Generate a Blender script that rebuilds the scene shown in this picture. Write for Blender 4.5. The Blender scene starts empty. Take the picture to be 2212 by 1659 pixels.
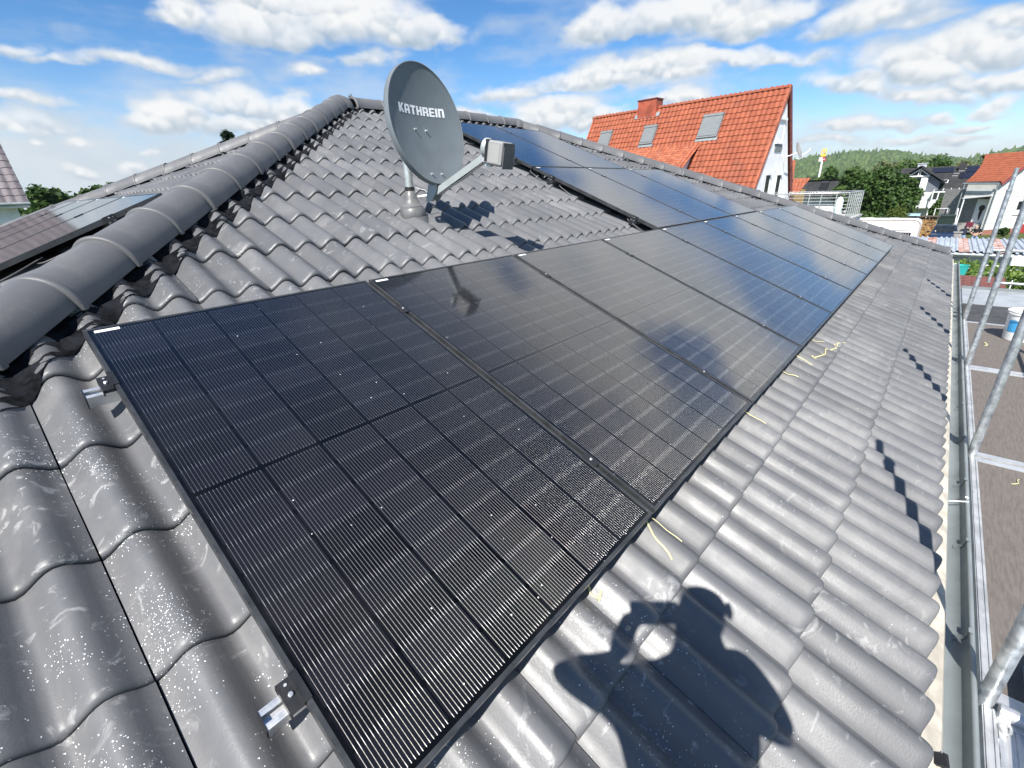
import bpy, bmesh, math, random
import numpy as np
from mathutils import Matrix, Vector
SC = bpy.context.scene
COL = SC.collection
R_ = math.radians
rng = np.random.default_rng(7)
random.seed(7)
G = -4.0                                   # street level (z = 0 is the lower edge of the panel rows)

# ------------------------------------------------------------------ camera
CAM = np.array((-0.17627, -0.53186, 1.06448))
RIGHT = Vector((0.65896656, -0.75146662, -0.03257281))
DOWN = Vector((-0.30800339, -0.23007605, -0.92314621))
FWD = Vector((0.68621934, 0.61835502, -0.38306669))
cd = bpy.data.cameras.new("camera"); cam = bpy.data.objects.new("camera", cd); COL.objects.link(cam)
cd.sensor_width = 36.0; cd.lens = 36.0 * 0.45153; cd.clip_start = 0.03; cd.clip_end = 20000
mw = Matrix((RIGHT, -DOWN, -FWD)).transposed().to_4x4(); mw.translation = Vector(CAM)
cam.matrix_world = mw
SC.camera = cam

# ------------------------------------------------------------------ light
SUN = Vector((-0.63687, -0.23953, 0.73282)).normalized()
SUN_EL, SUN_ROT = math.asin(SUN.z), math.atan2(SUN.x, SUN.y)
sl = bpy.data.lights.new("sun", 'SUN'); sl.energy = 5.0; sl.angle = R_(0.53); sl.color = (1.0, 0.965, 0.915)
so = bpy.data.objects.new("sun", sl); COL.objects.link(so)
so.rotation_euler = SUN.to_track_quat('Z', 'Y').to_euler(); so.location = (-20, -8, 25)
SC.view_settings.view_transform = 'Standard'; SC.view_settings.look = 'None'
SC.view_settings.exposure = 0.70; SC.view_settings.gamma = 1.0
SC.cycles.max_bounces = 6; SC.cycles.transparent_max_bounces = 8

# ------------------------------------------------------------------ clouds (numpy -> in-memory direction map)
def vnoise(u, v, nx, ny, seed):
    lat = np.random.default_rng(seed).random((ny + 3, nx + 3)).astype(np.float32)
    x = u * nx; y = v * ny
    xi = np.floor(x).astype(np.int32); yi = np.floor(y).astype(np.int32)
    fx = x - xi; fy = y - yi
    xi = np.mod(xi, nx + 2); yi = np.mod(yi, ny + 2)
    fx = fx * fx * (3 - 2 * fx); fy = fy * fy * (3 - 2 * fy)
    a = lat[yi, xi]; b = lat[yi, xi + 1]; c = lat[yi + 1, xi]; d = lat[yi + 1, xi + 1]
    return (a * (1 - fx) + b * fx) * (1 - fy) + (c * (1 - fx) + d * fx) * fy
def fbm(u, v, nx, ny, octs, seed, gain=0.5):
    s = 0; a = 1; t = 0
    for o in range(octs):
        s = s + a * vnoise(u, v, int(nx * 2 ** o), int(ny * 2 ** o), seed + o); t += a; a *= gain
    return s / t
def sstep(a, b, x):
    t = np.clip((x - a) / (b - a), 0, 1); return t * t * (3 - 2 * t)
PXD = 11.3777                               # map pixels per degree (4096 over 360)
AZ0, AZ1, EL0, EL1 = -40.0, 125.0, -2.0, 30.0
def make_clouds():
    nx = int((AZ1 - AZ0) * PXD); ny = int((EL1 - EL0) * PXD)
    az = np.linspace(AZ1, AZ0, nx, dtype=np.float32)[None, :].repeat(ny, 0)   # columns run with falling azimuth, like the photo
    el = np.linspace(EL0, EL1, ny, dtype=np.float32)[:, None].repeat(nx, 1)
    Hf = np.zeros((ny, nx), np.float32); Ev = np.full((ny, nx), -1.0, np.float32); Bs = np.zeros((ny, nx), np.float32)
    r = np.random.default_rng(11)
    u = (AZ1 - az) / (AZ1 - AZ0); v = (el - EL0) / (EL1 - EL0)
    n1 = fbm(u, v, 34, 9, 6, 57, 0.58); n2 = fbm(u, v, 26, 10, 6, 157, 0.55); n3 = fbm(u, v, 90, 26, 5, 257, 0.55)
    wx = (fbm(u, v, 30, 10, 4, 3) - 0.5) * 3.4 + (n3 - 0.5) * 1.4; wy = (fbm(u, v, 28, 10, 4, 13) - 0.5) * 2.4 + (fbm(u, v, 90, 30, 4, 41) - 0.5) * 1.2
    AW = az + wx; EW = el + wy * 0.8
    for (a, e, ra, re, n, tilt, dens) in CLOUDS:
        y0, y1 = int(max(0, (e - 3 * re - 3 - EL0) * PXD)), int(min(ny, (e + 3 * re + 3 - EL0) * PXD))
        x0, x1 = int(max(0, (AZ1 - a - 1.6 * ra - 4) * PXD)), int(min(nx, (AZ1 - a + 1.6 * ra + 4) * PXD))
        if y1 <= y0 or x1 <= x0: continue
        sl_ = np.s_[y0:y1, x0:x1]
        dx = (AW[sl_] - a) / ra; dy = (EW[sl_] - e - tilt * (AW[sl_] - a)) / re
        d2 = dx * dx + np.where(dy < 0, dy * 1.5, dy * 0.92) ** 2
        ev = dens * (1 - d2)
        Bs[sl_] = np.where(ev > Ev[sl_], dy, Bs[sl_]); Ev[sl_] = np.maximum(Ev[sl_], ev)
        for q in range(int(n * 0.8)):
            x = r.uniform(-0.95, 0.95); pr = (1 - abs(x) ** 2)
            y = r.uniform(-0.35, 0.75) * pr; rad = max(re * r.uniform(0.22, 0.55), 0.22)
            X = (AZ1 - (a + x * ra)) * PXD; Y = (e + y * re + tilt * x * ra - EL0) * PXD; R = rad * PXD
            a0, a1 = int(max(0, X - R)), int(min(nx, X + R + 2)); b0, b1 = int(max(0, Y - R)), int(min(ny, Y + R + 2))
            if a1 <= a0 or b1 <= b0: continue
            yy, xx = np.mgrid[b0:b1, a0:a1]; d_ = ((xx - X) ** 2 + (yy - Y) ** 2) / (R * R)
            Hf[b0:b1, a0:a1] = np.maximum(Hf[b0:b1, a0:a1], (np.sqrt(np.clip(1 - d_, 0, 1)) * rad).astype(np.float32))
    jj = np.clip((np.arange(nx)[None, :] + wx * PXD * 0.35).astype(np.int32), 0, nx - 1)
    ii = np.clip((np.arange(ny)[:, None] + wy * PXD * 0.3).astype(np.int32), 0, ny - 1)
    Hw = Hf[ii, jj]
    def blur(q, k_, times):
        for _ in range(times): q = (q + np.roll(q, k_, 0) + np.roll(q, -k_, 0) + np.roll(q, k_, 1) + np.roll(q, -k_, 1)) / 5
        return q
    Hs = blur(Hw, 1, 3)
    F = np.clip(Ev, -1, 1) + (n1 - 0.5) * 1.15 + 0.10 * np.clip(Hs, 0, 1.5)
    alpha = sstep(-0.20, 0.72, F) * (0.86 + 0.14 * n2)
    halo = sstep(-0.85, 0.30, F) * sstep(0.40, 0.62, n2) * 0.62
    veil = sstep(0.46, 0.70, n2 * 0.6 + fbm(u, v, 9, 18, 6, 91, 0.55) * 0.4) * 0.42
    lowleft = np.exp(-((el - 3.2) / 4.4) ** 2) * sstep(40, 74, az) * 0.80
    low = np.exp(-((el - 0.5) / 4.0) ** 2) * 0.62
    lowv = np.clip((lowleft + low) * (0.30 + 1.35 * n2), 0, 0.88)
    thin = 1 - (1 - halo) * (1 - veil) * (1 - lowv)
    gy = blur(Hs, 1, 2); gy = gy - np.roll(gy, -4, 0); gx = Hs - np.roll(Hs, -3, 1)
    body = sstep(0.15, 0.95, F)
    lum = 0.78 + 0.9 * np.clip(gy, -0.16, 0.16) + 0.35 * np.clip(gx, -0.1, 0.1) + 0.34 * (n3 - 0.5) + 0.22 * np.clip(Bs + 0.1, -0.9, 0.8) + 0.06 * body
    lum = lum - 0.16 * body * sstep(0.1, -0.7, Bs)
    lum = np.clip(lum, 0.40, 1.0)
    a_tot = 1 - (1 - alpha) * (1 - thin)
    lt = 0.70 + 0.25 * (n1 - 0.5)
    l_tot = (lum * alpha + lt * thin * (1 - alpha)) / np.maximum(alpha + thin * (1 - alpha), 1e-3)
    return a_tot, blur(l_tot, 1, 1)
# azimuth, elevation, half width, half height (degrees), puffs, tilt, density
CLOUDS = []
def px2ae(x, y):                             # photo position (2212 wide) -> sky direction
    d = RIGHT * ((x - 1106) / 998.8) + DOWN * ((y - 829.5) / 998.8) + FWD
    return math.degrees(math.atan2(d.y, d.x)), math.degrees(math.atan2(d.z, math.hypot(d.x, d.y)))
for (x, y, rx, ry, n, dens, ang) in [
    (600, 62, 160, 66, 60, 1.0, 0), (760, 50, 190, 72, 60, 1.0, 0), (905, 78, 100, 50, 34, 1.0, 0), (660, 0, 260, 50, 40, 1.0, 0), (390, 22, 60, 34, 16, 0.8, 0),
    (110, 128, 60, 15, 12, 0.75, 0), (250, 135, 190, 16, 18, 0.6, 0), (40, 108, 60, 22, 12, 0.7, 0),
    (390, 262, 110, 42, 44, 1.0, 0), (515, 235, 95, 44, 44, 1.0, 0), (620, 250, 90, 34, 26, 0.9, 0), (480, 275, 210, 22, 24, 0.8, 0),
    (95, 318, 26, 12, 10, 0.9, 0), (188, 318, 30, 17, 10, 0.8, 0), (182, 376, 34, 16, 10, 0.9, 0), (285, 372, 34, 15, 10, 0.9, 0), (330, 335, 34, 9, 8, 0.8, 0), (60, 275, 120, 30, 20, 0.55, 0), (40, 215, 80, 14, 12, 0.6, 0),
    (1320, 62, 95, 46, 36, 1.0, 0), (1480, 40, 170, 62, 60, 1.0, 0), (1620, 55, 100, 46, 34, 0.95, 0), (1700, 22, 80, 34, 20, 0.8, 0),
    (1880, 40, 140, 48, 46, 0.95, 0), (1800, 62, 70, 26, 18, 0.8, 0), (1990, 50, 70, 22, 14, 0.6, 0),
    (1830, 180, 100, 30, 26, 0.95, -0.18), (1950, 145, 130, 40, 44, 1.0, -0.22), (2090, 112, 130, 40, 44, 1.0, -0.2), (2160, 60, 90, 32, 26, 1.0, -0.1),
    (1990, 205, 110, 22, 22, 0.95, -0.15), (2130, 178, 130, 28, 30, 1.0, -0.2), (2195, 165, 70, 26, 16, 0.9, 0),
    (1120, 195, 110, 18, 16, 0.6, 0.05), (1280, 175, 150, 24, 24, 0.75, -0.05), (1400, 155, 120, 22, 22, 0.8, -0.1), (1510, 140, 120, 22, 20, 0.7, -0.12), (1690, 130, 130, 20, 18, 0.6, -0.1),
    (1200, 248, 95, 42, 46, 1.0, 0), (1290, 262, 70, 28, 20, 0.9, 0), (1030, 250, 60, 20, 14, 0.8, 0), (1455, 218, 60, 24, 20, 0.85, 0),
    (1830, 272, 70, 16, 16, 0.8, 0), (1930, 268, 50, 14, 12, 0.8, 0), (1965, 298, 70, 10, 12, 0.75, 0), (2020, 250, 40, 12, 10, 0.8, 0), (2090, 300, 40, 10, 8, 0.7, 0), (2160, 228, 50, 18, 14, 0.85, 0), (2120, 268, 50, 10, 10, 0.7, 0), (1780, 305, 60, 10, 10, 0.6, 0),
    (660, 160, 26, 16, 10, 0.7, 0), (480, 172, 60, 14, 10, 0.6, 0), (780, 130, 80, 16, 10, 0.5, 0)]:
    a, e = px2ae(x, y); a1, e1 = px2ae(x - rx, y); a2, e2 = px2ae(x, y - ry)
    CLOUDS.append((a, e, abs(a1 - a) * 1.08, abs(e2 - e) * 1.12, n, ang * -1.0 * (1 if True else 0), dens))
def cloud_map():
    WI, HI = 4096, 2048
    u = (np.arange(WI, dtype=np.float32) + 0.5) / WI; v = (np.arange(HI // 2, dtype=np.float32) + 0.5) / HI
    az = ((0.5 - u) * 360.0)[None, :].repeat(HI // 2, 0); el = (v * 180.0)[:, None].repeat(WI, 1)   # upper half only
    # high sky: broken cloud sheet on a plane far overhead
    z = np.maximum(np.sin(np.radians(el)), 0.12)
    px = np.cos(np.radians(el)) * np.cos(np.radians(az)) / z; py = np.cos(np.radians(el)) * np.sin(np.radians(az)) / z
    uu = (px / 9 + 1) * 0.5; vv = (py / 9 + 1) * 0.5
    n = fbm(uu, vv, 14, 14, 7, 401, 0.55) + 0.12 * (fbm(uu, vv, 6, 6, 3, 77) - 0.5)
    hi = sstep(0.435, 0.575, n) * sstep(15, 22, el) * (0.96 - 0.72 * sstep(35, 46, el))
    hl = np.clip(1.0 - 0.45 * sstep(0.56, 0.80, n), 0.55, 1)
    A = hi.astype(np.float32); L = hl.astype(np.float32)
    a, l = make_clouds()
    ny, nx = a.shape
    c0 = int(round((0.5 - AZ1 / 360.0) * WI))
    r0 = int(round(EL0 / 180.0 * HI))
    cut = -r0
    a = a[cut:]; l = l[cut:]; ny = a.shape[0]
    eg = np.linspace(0, 1, nx); win = sstep(0, 0.06, eg) * sstep(0, 0.06, 1 - eg)
    ew = 1 - sstep(0.78, 1.0, np.linspace(0, 1, ny))
    w = (win[None, :] * ew[:, None]).astype(np.float32)
    aw = a * w
    A0 = A[:ny, c0:c0 + nx]; L0 = L[:ny, c0:c0 + nx]
    At = 1 - (1 - A0) * (1 - aw)
    L[:ny, c0:c0 + nx] = (l * aw + L0 * A0 * (1 - aw)) / np.maximum(At, 1e-3)
    A[:ny, c0:c0 + nx] = At
    out = np.zeros((HI, WI, 4), np.float32); out[..., 3] = 1
    out[HI // 2:, :, 0] = A; out[HI // 2:, :, 1] = L
    im = bpy.data.images.new("cloud_map", WI, HI, alpha=False, float_buffer=False)
    im.colorspace_settings.name = 'Non-Color'
    im.pixels.foreach_set(out.ravel()); im.update(); im.pack()
    return im
W = bpy.data.worlds.new("World"); SC.world = W; W.use_nodes = True
nt = W.node_tree; nt.nodes.clear()
o_ = nt.nodes.new('ShaderNodeOutputWorld'); bg = nt.nodes.new('ShaderNodeBackground'); sky = nt.nodes.new('ShaderNodeTexSky')
sky.sky_type = 'NISHITA'; sky.sun_disc = False; sky.sun_elevation = SUN_EL; sky.sun_rotation = SUN_ROT
sky.altitude = 300; sky.air_density = 0.85; sky.dust_density = 0.12; sky.ozone_density = 2.5
env = nt.nodes.new('ShaderNodeTexEnvironment'); env.image = cloud_map(); env.interpolation = 'Linear'
sep = nt.nodes.new('ShaderNodeSeparateColor'); nt.links.new(env.outputs['Color'], sep.inputs[0])
hs = nt.nodes.new('ShaderNodeHueSaturation'); hs.inputs['Saturation'].default_value = 1.27; hs.inputs['Value'].default_value = 1.52; nt.links.new(sky.outputs[0], hs.inputs['Color'])
cl = nt.nodes.new('ShaderNodeMix'); cl.data_type = 'RGBA'
cl.inputs[6].default_value = (4.0, 5.0, 6.0, 1); cl.inputs[7].default_value = (9.2, 9.25, 9.2, 1)
mr = nt.nodes.new('ShaderNodeMapRange'); mr.inputs['From Min'].default_value = 0.40; mr.inputs['From Max'].default_value = 1.0
nt.links.new(sep.outputs[1], mr.inputs['Value']); nt.links.new(mr.outputs[0], cl.inputs[0])
mx = nt.nodes.new('ShaderNodeMix'); mx.data_type = 'RGBA'
nt.links.new(sep.outputs[0], mx.inputs[0]); nt.links.new(hs.outputs[0], mx.inputs[6]); nt.links.new(cl.outputs[2], mx.inputs[7])
nt.links.new(mx.outputs[2], bg.inputs['Color']); bg.inputs['Strength'].default_value = 0.065
nt.links.new(bg.outputs[0], o_.inputs['Surface'])

# ================================================================== helpers
class Tree:
    """tiny node-tree helper"""
    def __init__(s, m): s.m = m; s.t = m.node_tree
    def n(s, kind, **kw):
        nd = s.t.nodes.new('ShaderNode' + kind)
        for k_, v_ in kw.items():
            if k_.startswith('i_'): nd.inputs[int(k_[2:]) if k_[2:].isdigit() else k_[2:].replace('_', ' ')].default_value = v_
            else: setattr(nd, k_, v_)
        return nd
    def l(s, a, b): s.t.links.new(a, b)
    def math(s, op, a, b=None, c=None, clamp=False):
        nd = s.t.nodes.new('ShaderNodeMath'); nd.operation = op; nd.use_clamp = clamp
        for i, q in enumerate((a, b, c)):
            if q is None: continue
            if isinstance(q, (int, float)): nd.inputs[i].default_value = q
            else: s.l(q, nd.inputs[i])
        return nd.outputs[0]
    def ramp(s, fac, a, b, lo=0.0, hi=1.0):
        nd = s.t.nodes.new('ShaderNodeMapRange'); nd.interpolation_type = 'SMOOTHSTEP'
        s.l(fac, nd.inputs['Value']); nd.inputs['From Min'].default_value = a; nd.inputs['From Max'].default_value = b
        nd.inputs['To Min'].default_value = lo; nd.inputs['To Max'].default_value = hi
        return nd.outputs[0]
    def mix(s, fac, a, b):
        nd = s.t.nodes.new('ShaderNodeMix'); nd.data_type = 'RGBA'
        for i, q in ((0, fac), (6, a), (7, b)):
            if isinstance(q, (int, float)): nd.inputs[i].default_value = q
            elif isinstance(q, tuple): nd.inputs[i].default_value = (*q, 1) if len(q) == 3 else q
            else: s.l(q, nd.inputs[i])
        return nd.outputs[2]
    def noise(s, vec, scale, detail=4.0, rough=0.55, dist=0.0):
        nd = s.n('TexNoise'); nd.inputs['Scale'].default_value = scale; nd.inputs['Detail'].default_value = detail
        nd.inputs['Roughness'].default_value = rough; nd.inputs['Distortion'].default_value = dist
        if vec is not None: s.l(vec, nd.inputs['Vector'])
        return nd.outputs[0]
    def scaled(s, vec, sc, loc=(0, 0, 0), rot=(0, 0, 0)):
        nd = s.n('Mapping'); nd.inputs['Scale'].default_value = sc; nd.inputs['Location'].default_value = loc; nd.inputs['Rotation'].default_value = rot
        s.l(vec, nd.inputs['Vector']); return nd.outputs[0]
def new_mat(name):
    m = bpy.data.materials.new(name); m.use_nodes = True
    T = Tree(m); b = m.node_tree.nodes['Principled BSDF']
    return m, T, b
MATS = {}
def pmat(name, col, rough=0.6, metal=0.0, var=0.12, scale=6.0, bump=0.0, bscale=60.0, col2=None, spec=0.5, streak=None):
    """plain weathered surface: base colour, blotchy noise towards col2, fine bump"""
    if name in MATS: return MATS[name]
    m, T, b = new_mat(name)
    tc = T.n('TexCoord').outputs['Object']
    v = tc if streak is None else T.scaled(tc, streak)
    n1 = T.noise(v, scale, 6, 0.6, 0.3)
    c2 = col2 if col2 else tuple(max(0, c * (1 - 2.2 * var)) for c in col)
    c1 = col if col2 else tuple(min(1, c * (1 + var)) for c in col)
    f = T.ramp(n1, 0.35, 0.68)
    T.l(T.mix(f, c1, c2), b.inputs['Base Color'])
    rr = T.ramp(T.noise(tc, scale * 3.1, 3), 0.3, 0.7, max(0.03, rough - 0.08), min(1, rough + 0.10))
    T.l(rr, b.inputs['Roughness'])
    b.inputs['Metallic'].default_value = metal; b.inputs['Specular IOR Level'].default_value = spec
    if bump > 0:
        bp = T.n('Bump'); bp.inputs['Strength'].default_value = bump; bp.inputs['Distance'].default_value = 0.004
        T.l(T.noise(tc, bscale, 5), bp.inputs['Height']); T.l(bp.outputs[0], b.inputs['Normal'])
    MATS[name] = m
    return m

ORIG = {}
def empty(name, loc=(0, 0, 0), label=None, cat=None, group=None, rot=None):
    o = bpy.data.objects.new(name, None); COL.objects.link(o); o.location = loc; o.empty_display_size = 0.2
    if rot is not None: o.rotation_euler = rot
    ORIG[o.name] = np.array(loc, float)
    tag(o, label, cat, group); return o
def tag(o, label=None, cat=None, group=None, kind=None):
    if label: o['label'] = label
    if cat: o['category'] = cat
    if group: o['group'] = group
    if kind: o['kind'] = kind
    return o
def link(name, me, mats, parent=None, smooth=None, loc=None):
    o = bpy.data.objects.new(name, me); COL.objects.link(o)
    for m in (mats if isinstance(mats, (list, tuple)) else [mats]): me.materials.append(m)
    if parent is not None: o.parent = parent
    if loc is not None: o.location = loc
    if smooth is not None and len(me.polygons):
        me.polygons.foreach_set('use_smooth', np.ones(len(me.polygons), bool))
        if smooth < 180: me.set_sharp_from_angle(angle=R_(smooth))
    me.update()
    return o
class MB:
    """collects shapes, links them as ONE mesh object"""
    def __init__(s): s.v = []; s.f = []; s.m = []; s.mi = 0
    def add(s, verts, faces):
        k = len(s.v); s.v.extend([tuple(map(float, p)) for p in verts]); s.f.extend([tuple(i + k for i in f) for f in faces]); s.m.extend([s.mi] * len(faces)); return s
    def hexa(s, p): return s.add(p, [(0, 3, 2, 1), (4, 5, 6, 7), (0, 1, 5, 4), (1, 2, 6, 5), (2, 3, 7, 6), (3, 0, 4, 7)])
    def box(s, lo, hi):
        (a, b, c), (d, e, f) = lo, hi
        return s.hexa([(a, b, c), (d, b, c), (d, e, c), (a, e, c), (a, b, f), (d, b, f), (d, e, f), (a, e, f)])
    def obox(s, c, ex, ey, ez):
        c, ex, ey, ez = (np.array(q, float) for q in (c, ex, ey, ez))
        return s.hexa([c - ex - ey - ez, c + ex - ey - ez, c + ex + ey - ez, c - ex + ey - ez, c - ex - ey + ez, c + ex - ey + ez, c + ex + ey + ez, c - ex + ey + ez])
    def bbox(s, lo, hi, b):
        """box with chamfered vertical and horizontal edges (rounded look)"""
        (x0, y0, z0), (x1, y1, z1) = lo, hi
        rings = []
        for z, ins in ((z0, b), (z0 + b, 0), (z1 - b, 0), (z1, b)):
            r = []
            for (cx, cy, sx, sy) in ((x0, y0, 1, 1), (x1, y0, -1, 1), (x1, y1, -1, -1), (x0, y1, 1, -1)):
                a = (cx + sx * (b + ins), cy + sy * ins, z); c = (cx + sx * ins, cy + sy * (b + ins), z)
                r += [c, a] if (sx * sy > 0) else [a, c]
            rings.append(r)
        return s.rings(rings, caps=True)
    def rings(s, rings, caps=False, closed=True):
        n = len(rings[0]); v = [p for r in rings for p in r]; f = []
        for i in range(len(rings) - 1):
            for j in range(n if closed else n - 1):
                k = (j + 1) % n
                f.append((i * n + j, i * n + k, (i + 1) * n + k, (i + 1) * n + j))
        if caps: f.append(tuple(range(n - 1, -1, -1))); f.append(tuple((len(rings) - 1) * n + j for j in range(n)))
        return s.add(v, f)
    def tube(s, pts, r, n=12, caps=True):
        pts = [np.array(p, float) for p in pts]; rr = r if isinstance(r, (list, tuple)) else [r] * len(pts)
        rings = []; a = None
        for i, p in enumerate(pts):
            t = pts[min(i + 1, len(pts) - 1)] - pts[max(i - 1, 0)]; t = t / (np.linalg.norm(t) + 1e-12)
            if a is None:
                a = np.cross(t, (0, 0, 1.0));
                if np.linalg.norm(a) < 1e-3: a = np.cross(t, (0, 1.0, 0))
            a = a - t * (a @ t); a /= np.linalg.norm(a); b = np.cross(t, a)
            rings.append([p + rr[i] * (math.cos(q) * a + math.sin(q) * b) for q in np.linspace(0, 2 * math.pi, n, endpoint=False)])
        return s.rings(rings, caps)
    def lathe(s, prof, c=(0, 0, 0), n=24, axis=None):
        c = np.array(c, float); az = np.array((0, 0, 1.0)) if axis is None else np.array(axis, float) / np.linalg.norm(axis)
        ax = np.cross(az, (0.31, 0.77, 0.2)); ax /= np.linalg.norm(ax); ay = np.cross(az, ax)
        return s.rings([[c + az * h + r * (math.cos(q) * ax + math.sin(q) * ay) for q in np.linspace(0, 2 * math.pi, n, endpoint=False)] for r, h in prof], caps=True)
    def prism(s, poly, d):
        """planar polygon (3-D points) pushed along d"""
        d = np.array(d, float); n = len(poly); a = [np.array(p, float) for p in poly]; b = [p + d for p in a]
        f = [tuple(range(n - 1, -1, -1)), tuple(range(n, 2 * n))] + [(i, (i + 1) % n, n + (i + 1) % n, n + i) for i in range(n)]
        return s.add(a + b, f)
    def quad(s, a, b, c, d): return s.add([a, b, c, d], [(0, 1, 2, 3)])
    def build(s, name, mats, parent=None, smooth=None, local=False):
        me = bpy.data.meshes.new(name)
        v = np.array(s.v, float)
        if parent is not None and not local:
            o = parent; off = np.zeros(3)
            while o is not None: off += np.array(o.location); o = o.parent
            v = v - off
        me.from_pydata([tuple(p) for p in v], [], s.f)
        o = link(name, me, mats, parent, smooth)
        me.polygons.foreach_set('material_index', np.array(s.m, np.int32))
        return o
def np_mesh(name, v, f, attr=None):
    me = bpy.data.meshes.new(name); v = np.asarray(v, np.float32); f = np.asarray(f, np.int32); n = f.shape[1]
    me.vertices.add(len(v)); me.vertices.foreach_set('co', v.ravel())
    me.loops.add(f.size); me.loops.foreach_set('vertex_index', f.ravel())
    me.polygons.add(len(f)); me.polygons.foreach_set('loop_start', np.arange(0, f.size, n, dtype=np.int32))
    me.update(calc_edges=True)
    if attr is not None:
        a = me.attributes.new('tint', 'FLOAT', 'FACE'); a.data.foreach_set('value', np.asarray(attr, np.float32))
    return me

# ================================================================== materials
def tile_material():
    m, T, b = new_mat("roof_tile_concrete")
    pos = T.n('NewGeometry').outputs['Position']
    at = T.n('Attribute', attribute_name='tint').outputs['Fac']
    base = T.mix(at, (0.106, 0.107, 0.110), (0.142, 0.143, 0.147))
    dust = T.ramp(T.noise(pos, 2.3, 7, 0.62, 0.6), 0.45, 0.75)
    c = T.mix(T.math('MULTIPLY', dust, 0.45), base, (0.27, 0.265, 0.255))
    fine = T.ramp(T.noise(pos, 34, 5, 0.7), 0.35, 0.75)
    c = T.mix(T.math('MULTIPLY', fine, 0.25), c, (0.10, 0.099, 0.10))
    # pale scuffs and smears where people walked
    sm = T.noise(T.scaled(pos, (1.0, 1.5, 1.5), (3.7, 1.9, 0.4)), 8.0, 6, 0.64, 1.5)
    reg = T.ramp(T.noise(pos, 1.6, 3), 0.40, 0.58)
    sep = T.n('SeparateXYZ'); T.l(pos, sep.inputs[0])
    near = T.ramp(sep.outputs[0], 0.3, 2.6, 1.0, 0.30)
    sc = T.math('MULTIPLY', T.math('MULTIPLY', T.ramp(sm, 0.575, 0.67), reg), near)
    c = T.mix(T.math('MULTIPLY', sc, 0.50), c, (0.46, 0.455, 0.44))
    # white dots painted for sun glints and spatter beside the first panel
    vo = T.n('TexVoronoi'); vo.inputs['Scale'].default_value = 250.0; vo.inputs['Randomness'].default_value = 1.0; T.l(pos, vo.inputs['Vector'])
    reg2 = T.ramp(T.noise(T.scaled(pos, (1, 0.55, 0.55)), 7.5, 4, 0.65), 0.46, 0.70)
    zone = T.math('MULTIPLY', T.ramp(sep.outputs[0], 0.0, 1.1, 1.0, 0.012), T.ramp(sep.outputs[1], 1.2, 2.6, 1.0, 0.05))
    wn = T.n('TexWhiteNoise'); T.l(vo.outputs['Position'], wn.inputs['Vector'])
    pick = T.math('LESS_THAN', wn.outputs['Value'], T.math('MULTIPLY', T.math('MULTIPLY', reg2, zone), 0.95))
    wc = T.n('SeparateColor'); T.l(wn.outputs['Color'], wc.inputs[0])
    dot = T.math('LESS_THAN', T.math('ADD', vo.outputs['Distance'], T.math('MULTIPLY', T.noise(pos, 600, 2), 0.35)), T.math('ADD', 0.20, T.math('MULTIPLY', T.math('POWER', wc.outputs[1], 2.0), 0.42)))
    sp = T.math('MULTIPLY', pick, dot)
    c = T.mix(sp, c, (0.88, 0.88, 0.87))
    T.l(c, b.inputs['Base Color'])
    T.l(T.math('SUBTRACT', T.ramp(T.noise(pos, 5, 4), 0.3, 0.7, 0.36, 0.52), T.math('MULTIPLY', sp, 0.2)), b.inputs['Roughness'])
    b.inputs['Specular IOR Level'].default_value = 0.5
    bp = T.n('Bump'); bp.inputs['Strength'].default_value = 0.22; bp.inputs['Distance'].default_value = 0.002
    T.l(T.math('ADD', T.noise(pos, 160, 4), T.math('MULTIPLY', sp, 1.5)), bp.inputs['Height']); T.l(bp.outputs[0], b.inputs['Normal'])
    return m
def cap_material():
    m, T, b = new_mat("ridge_tile_concrete")
    pos = T.n('TexCoord').outputs['Object']
    rnd = T.n('ObjectInfo').outputs['Random']
    c = T.mix(rnd, (0.112, 0.112, 0.115), (0.140, 0.139, 0.141))
    c = T.mix(T.math('MULTIPLY', T.ramp(T.noise(pos, 6, 6, 0.65, 0.8), 0.5, 0.8), 0.35), c, (0.24, 0.23, 0.22))
    sc = T.ramp(T.noise(T.scaled(pos, (1, 3, 1)), 12, 6, 0.6, 2.0), 0.66, 0.72)
    c = T.mix(T.math('MULTIPLY', sc, 0.4), c, (0.42, 0.41, 0.39))
    T.l(c, b.inputs['Base Color'])
    T.l(T.ramp(T.noise(pos, 8, 4), 0.3, 0.7, 0.42, 0.58), b.inputs['Roughness'])
    bp = T.n('Bump'); bp.inputs['Strength'].default_value = 0.2; bp.inputs['Distance'].default_value = 0.002
    T.l(T.noise(pos, 170, 4), bp.inputs['Height']); T.l(bp.outputs[0], b.inputs['Normal'])
    return m
PW, PL, GAP = 1.134, 1.776, 0.02
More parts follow.
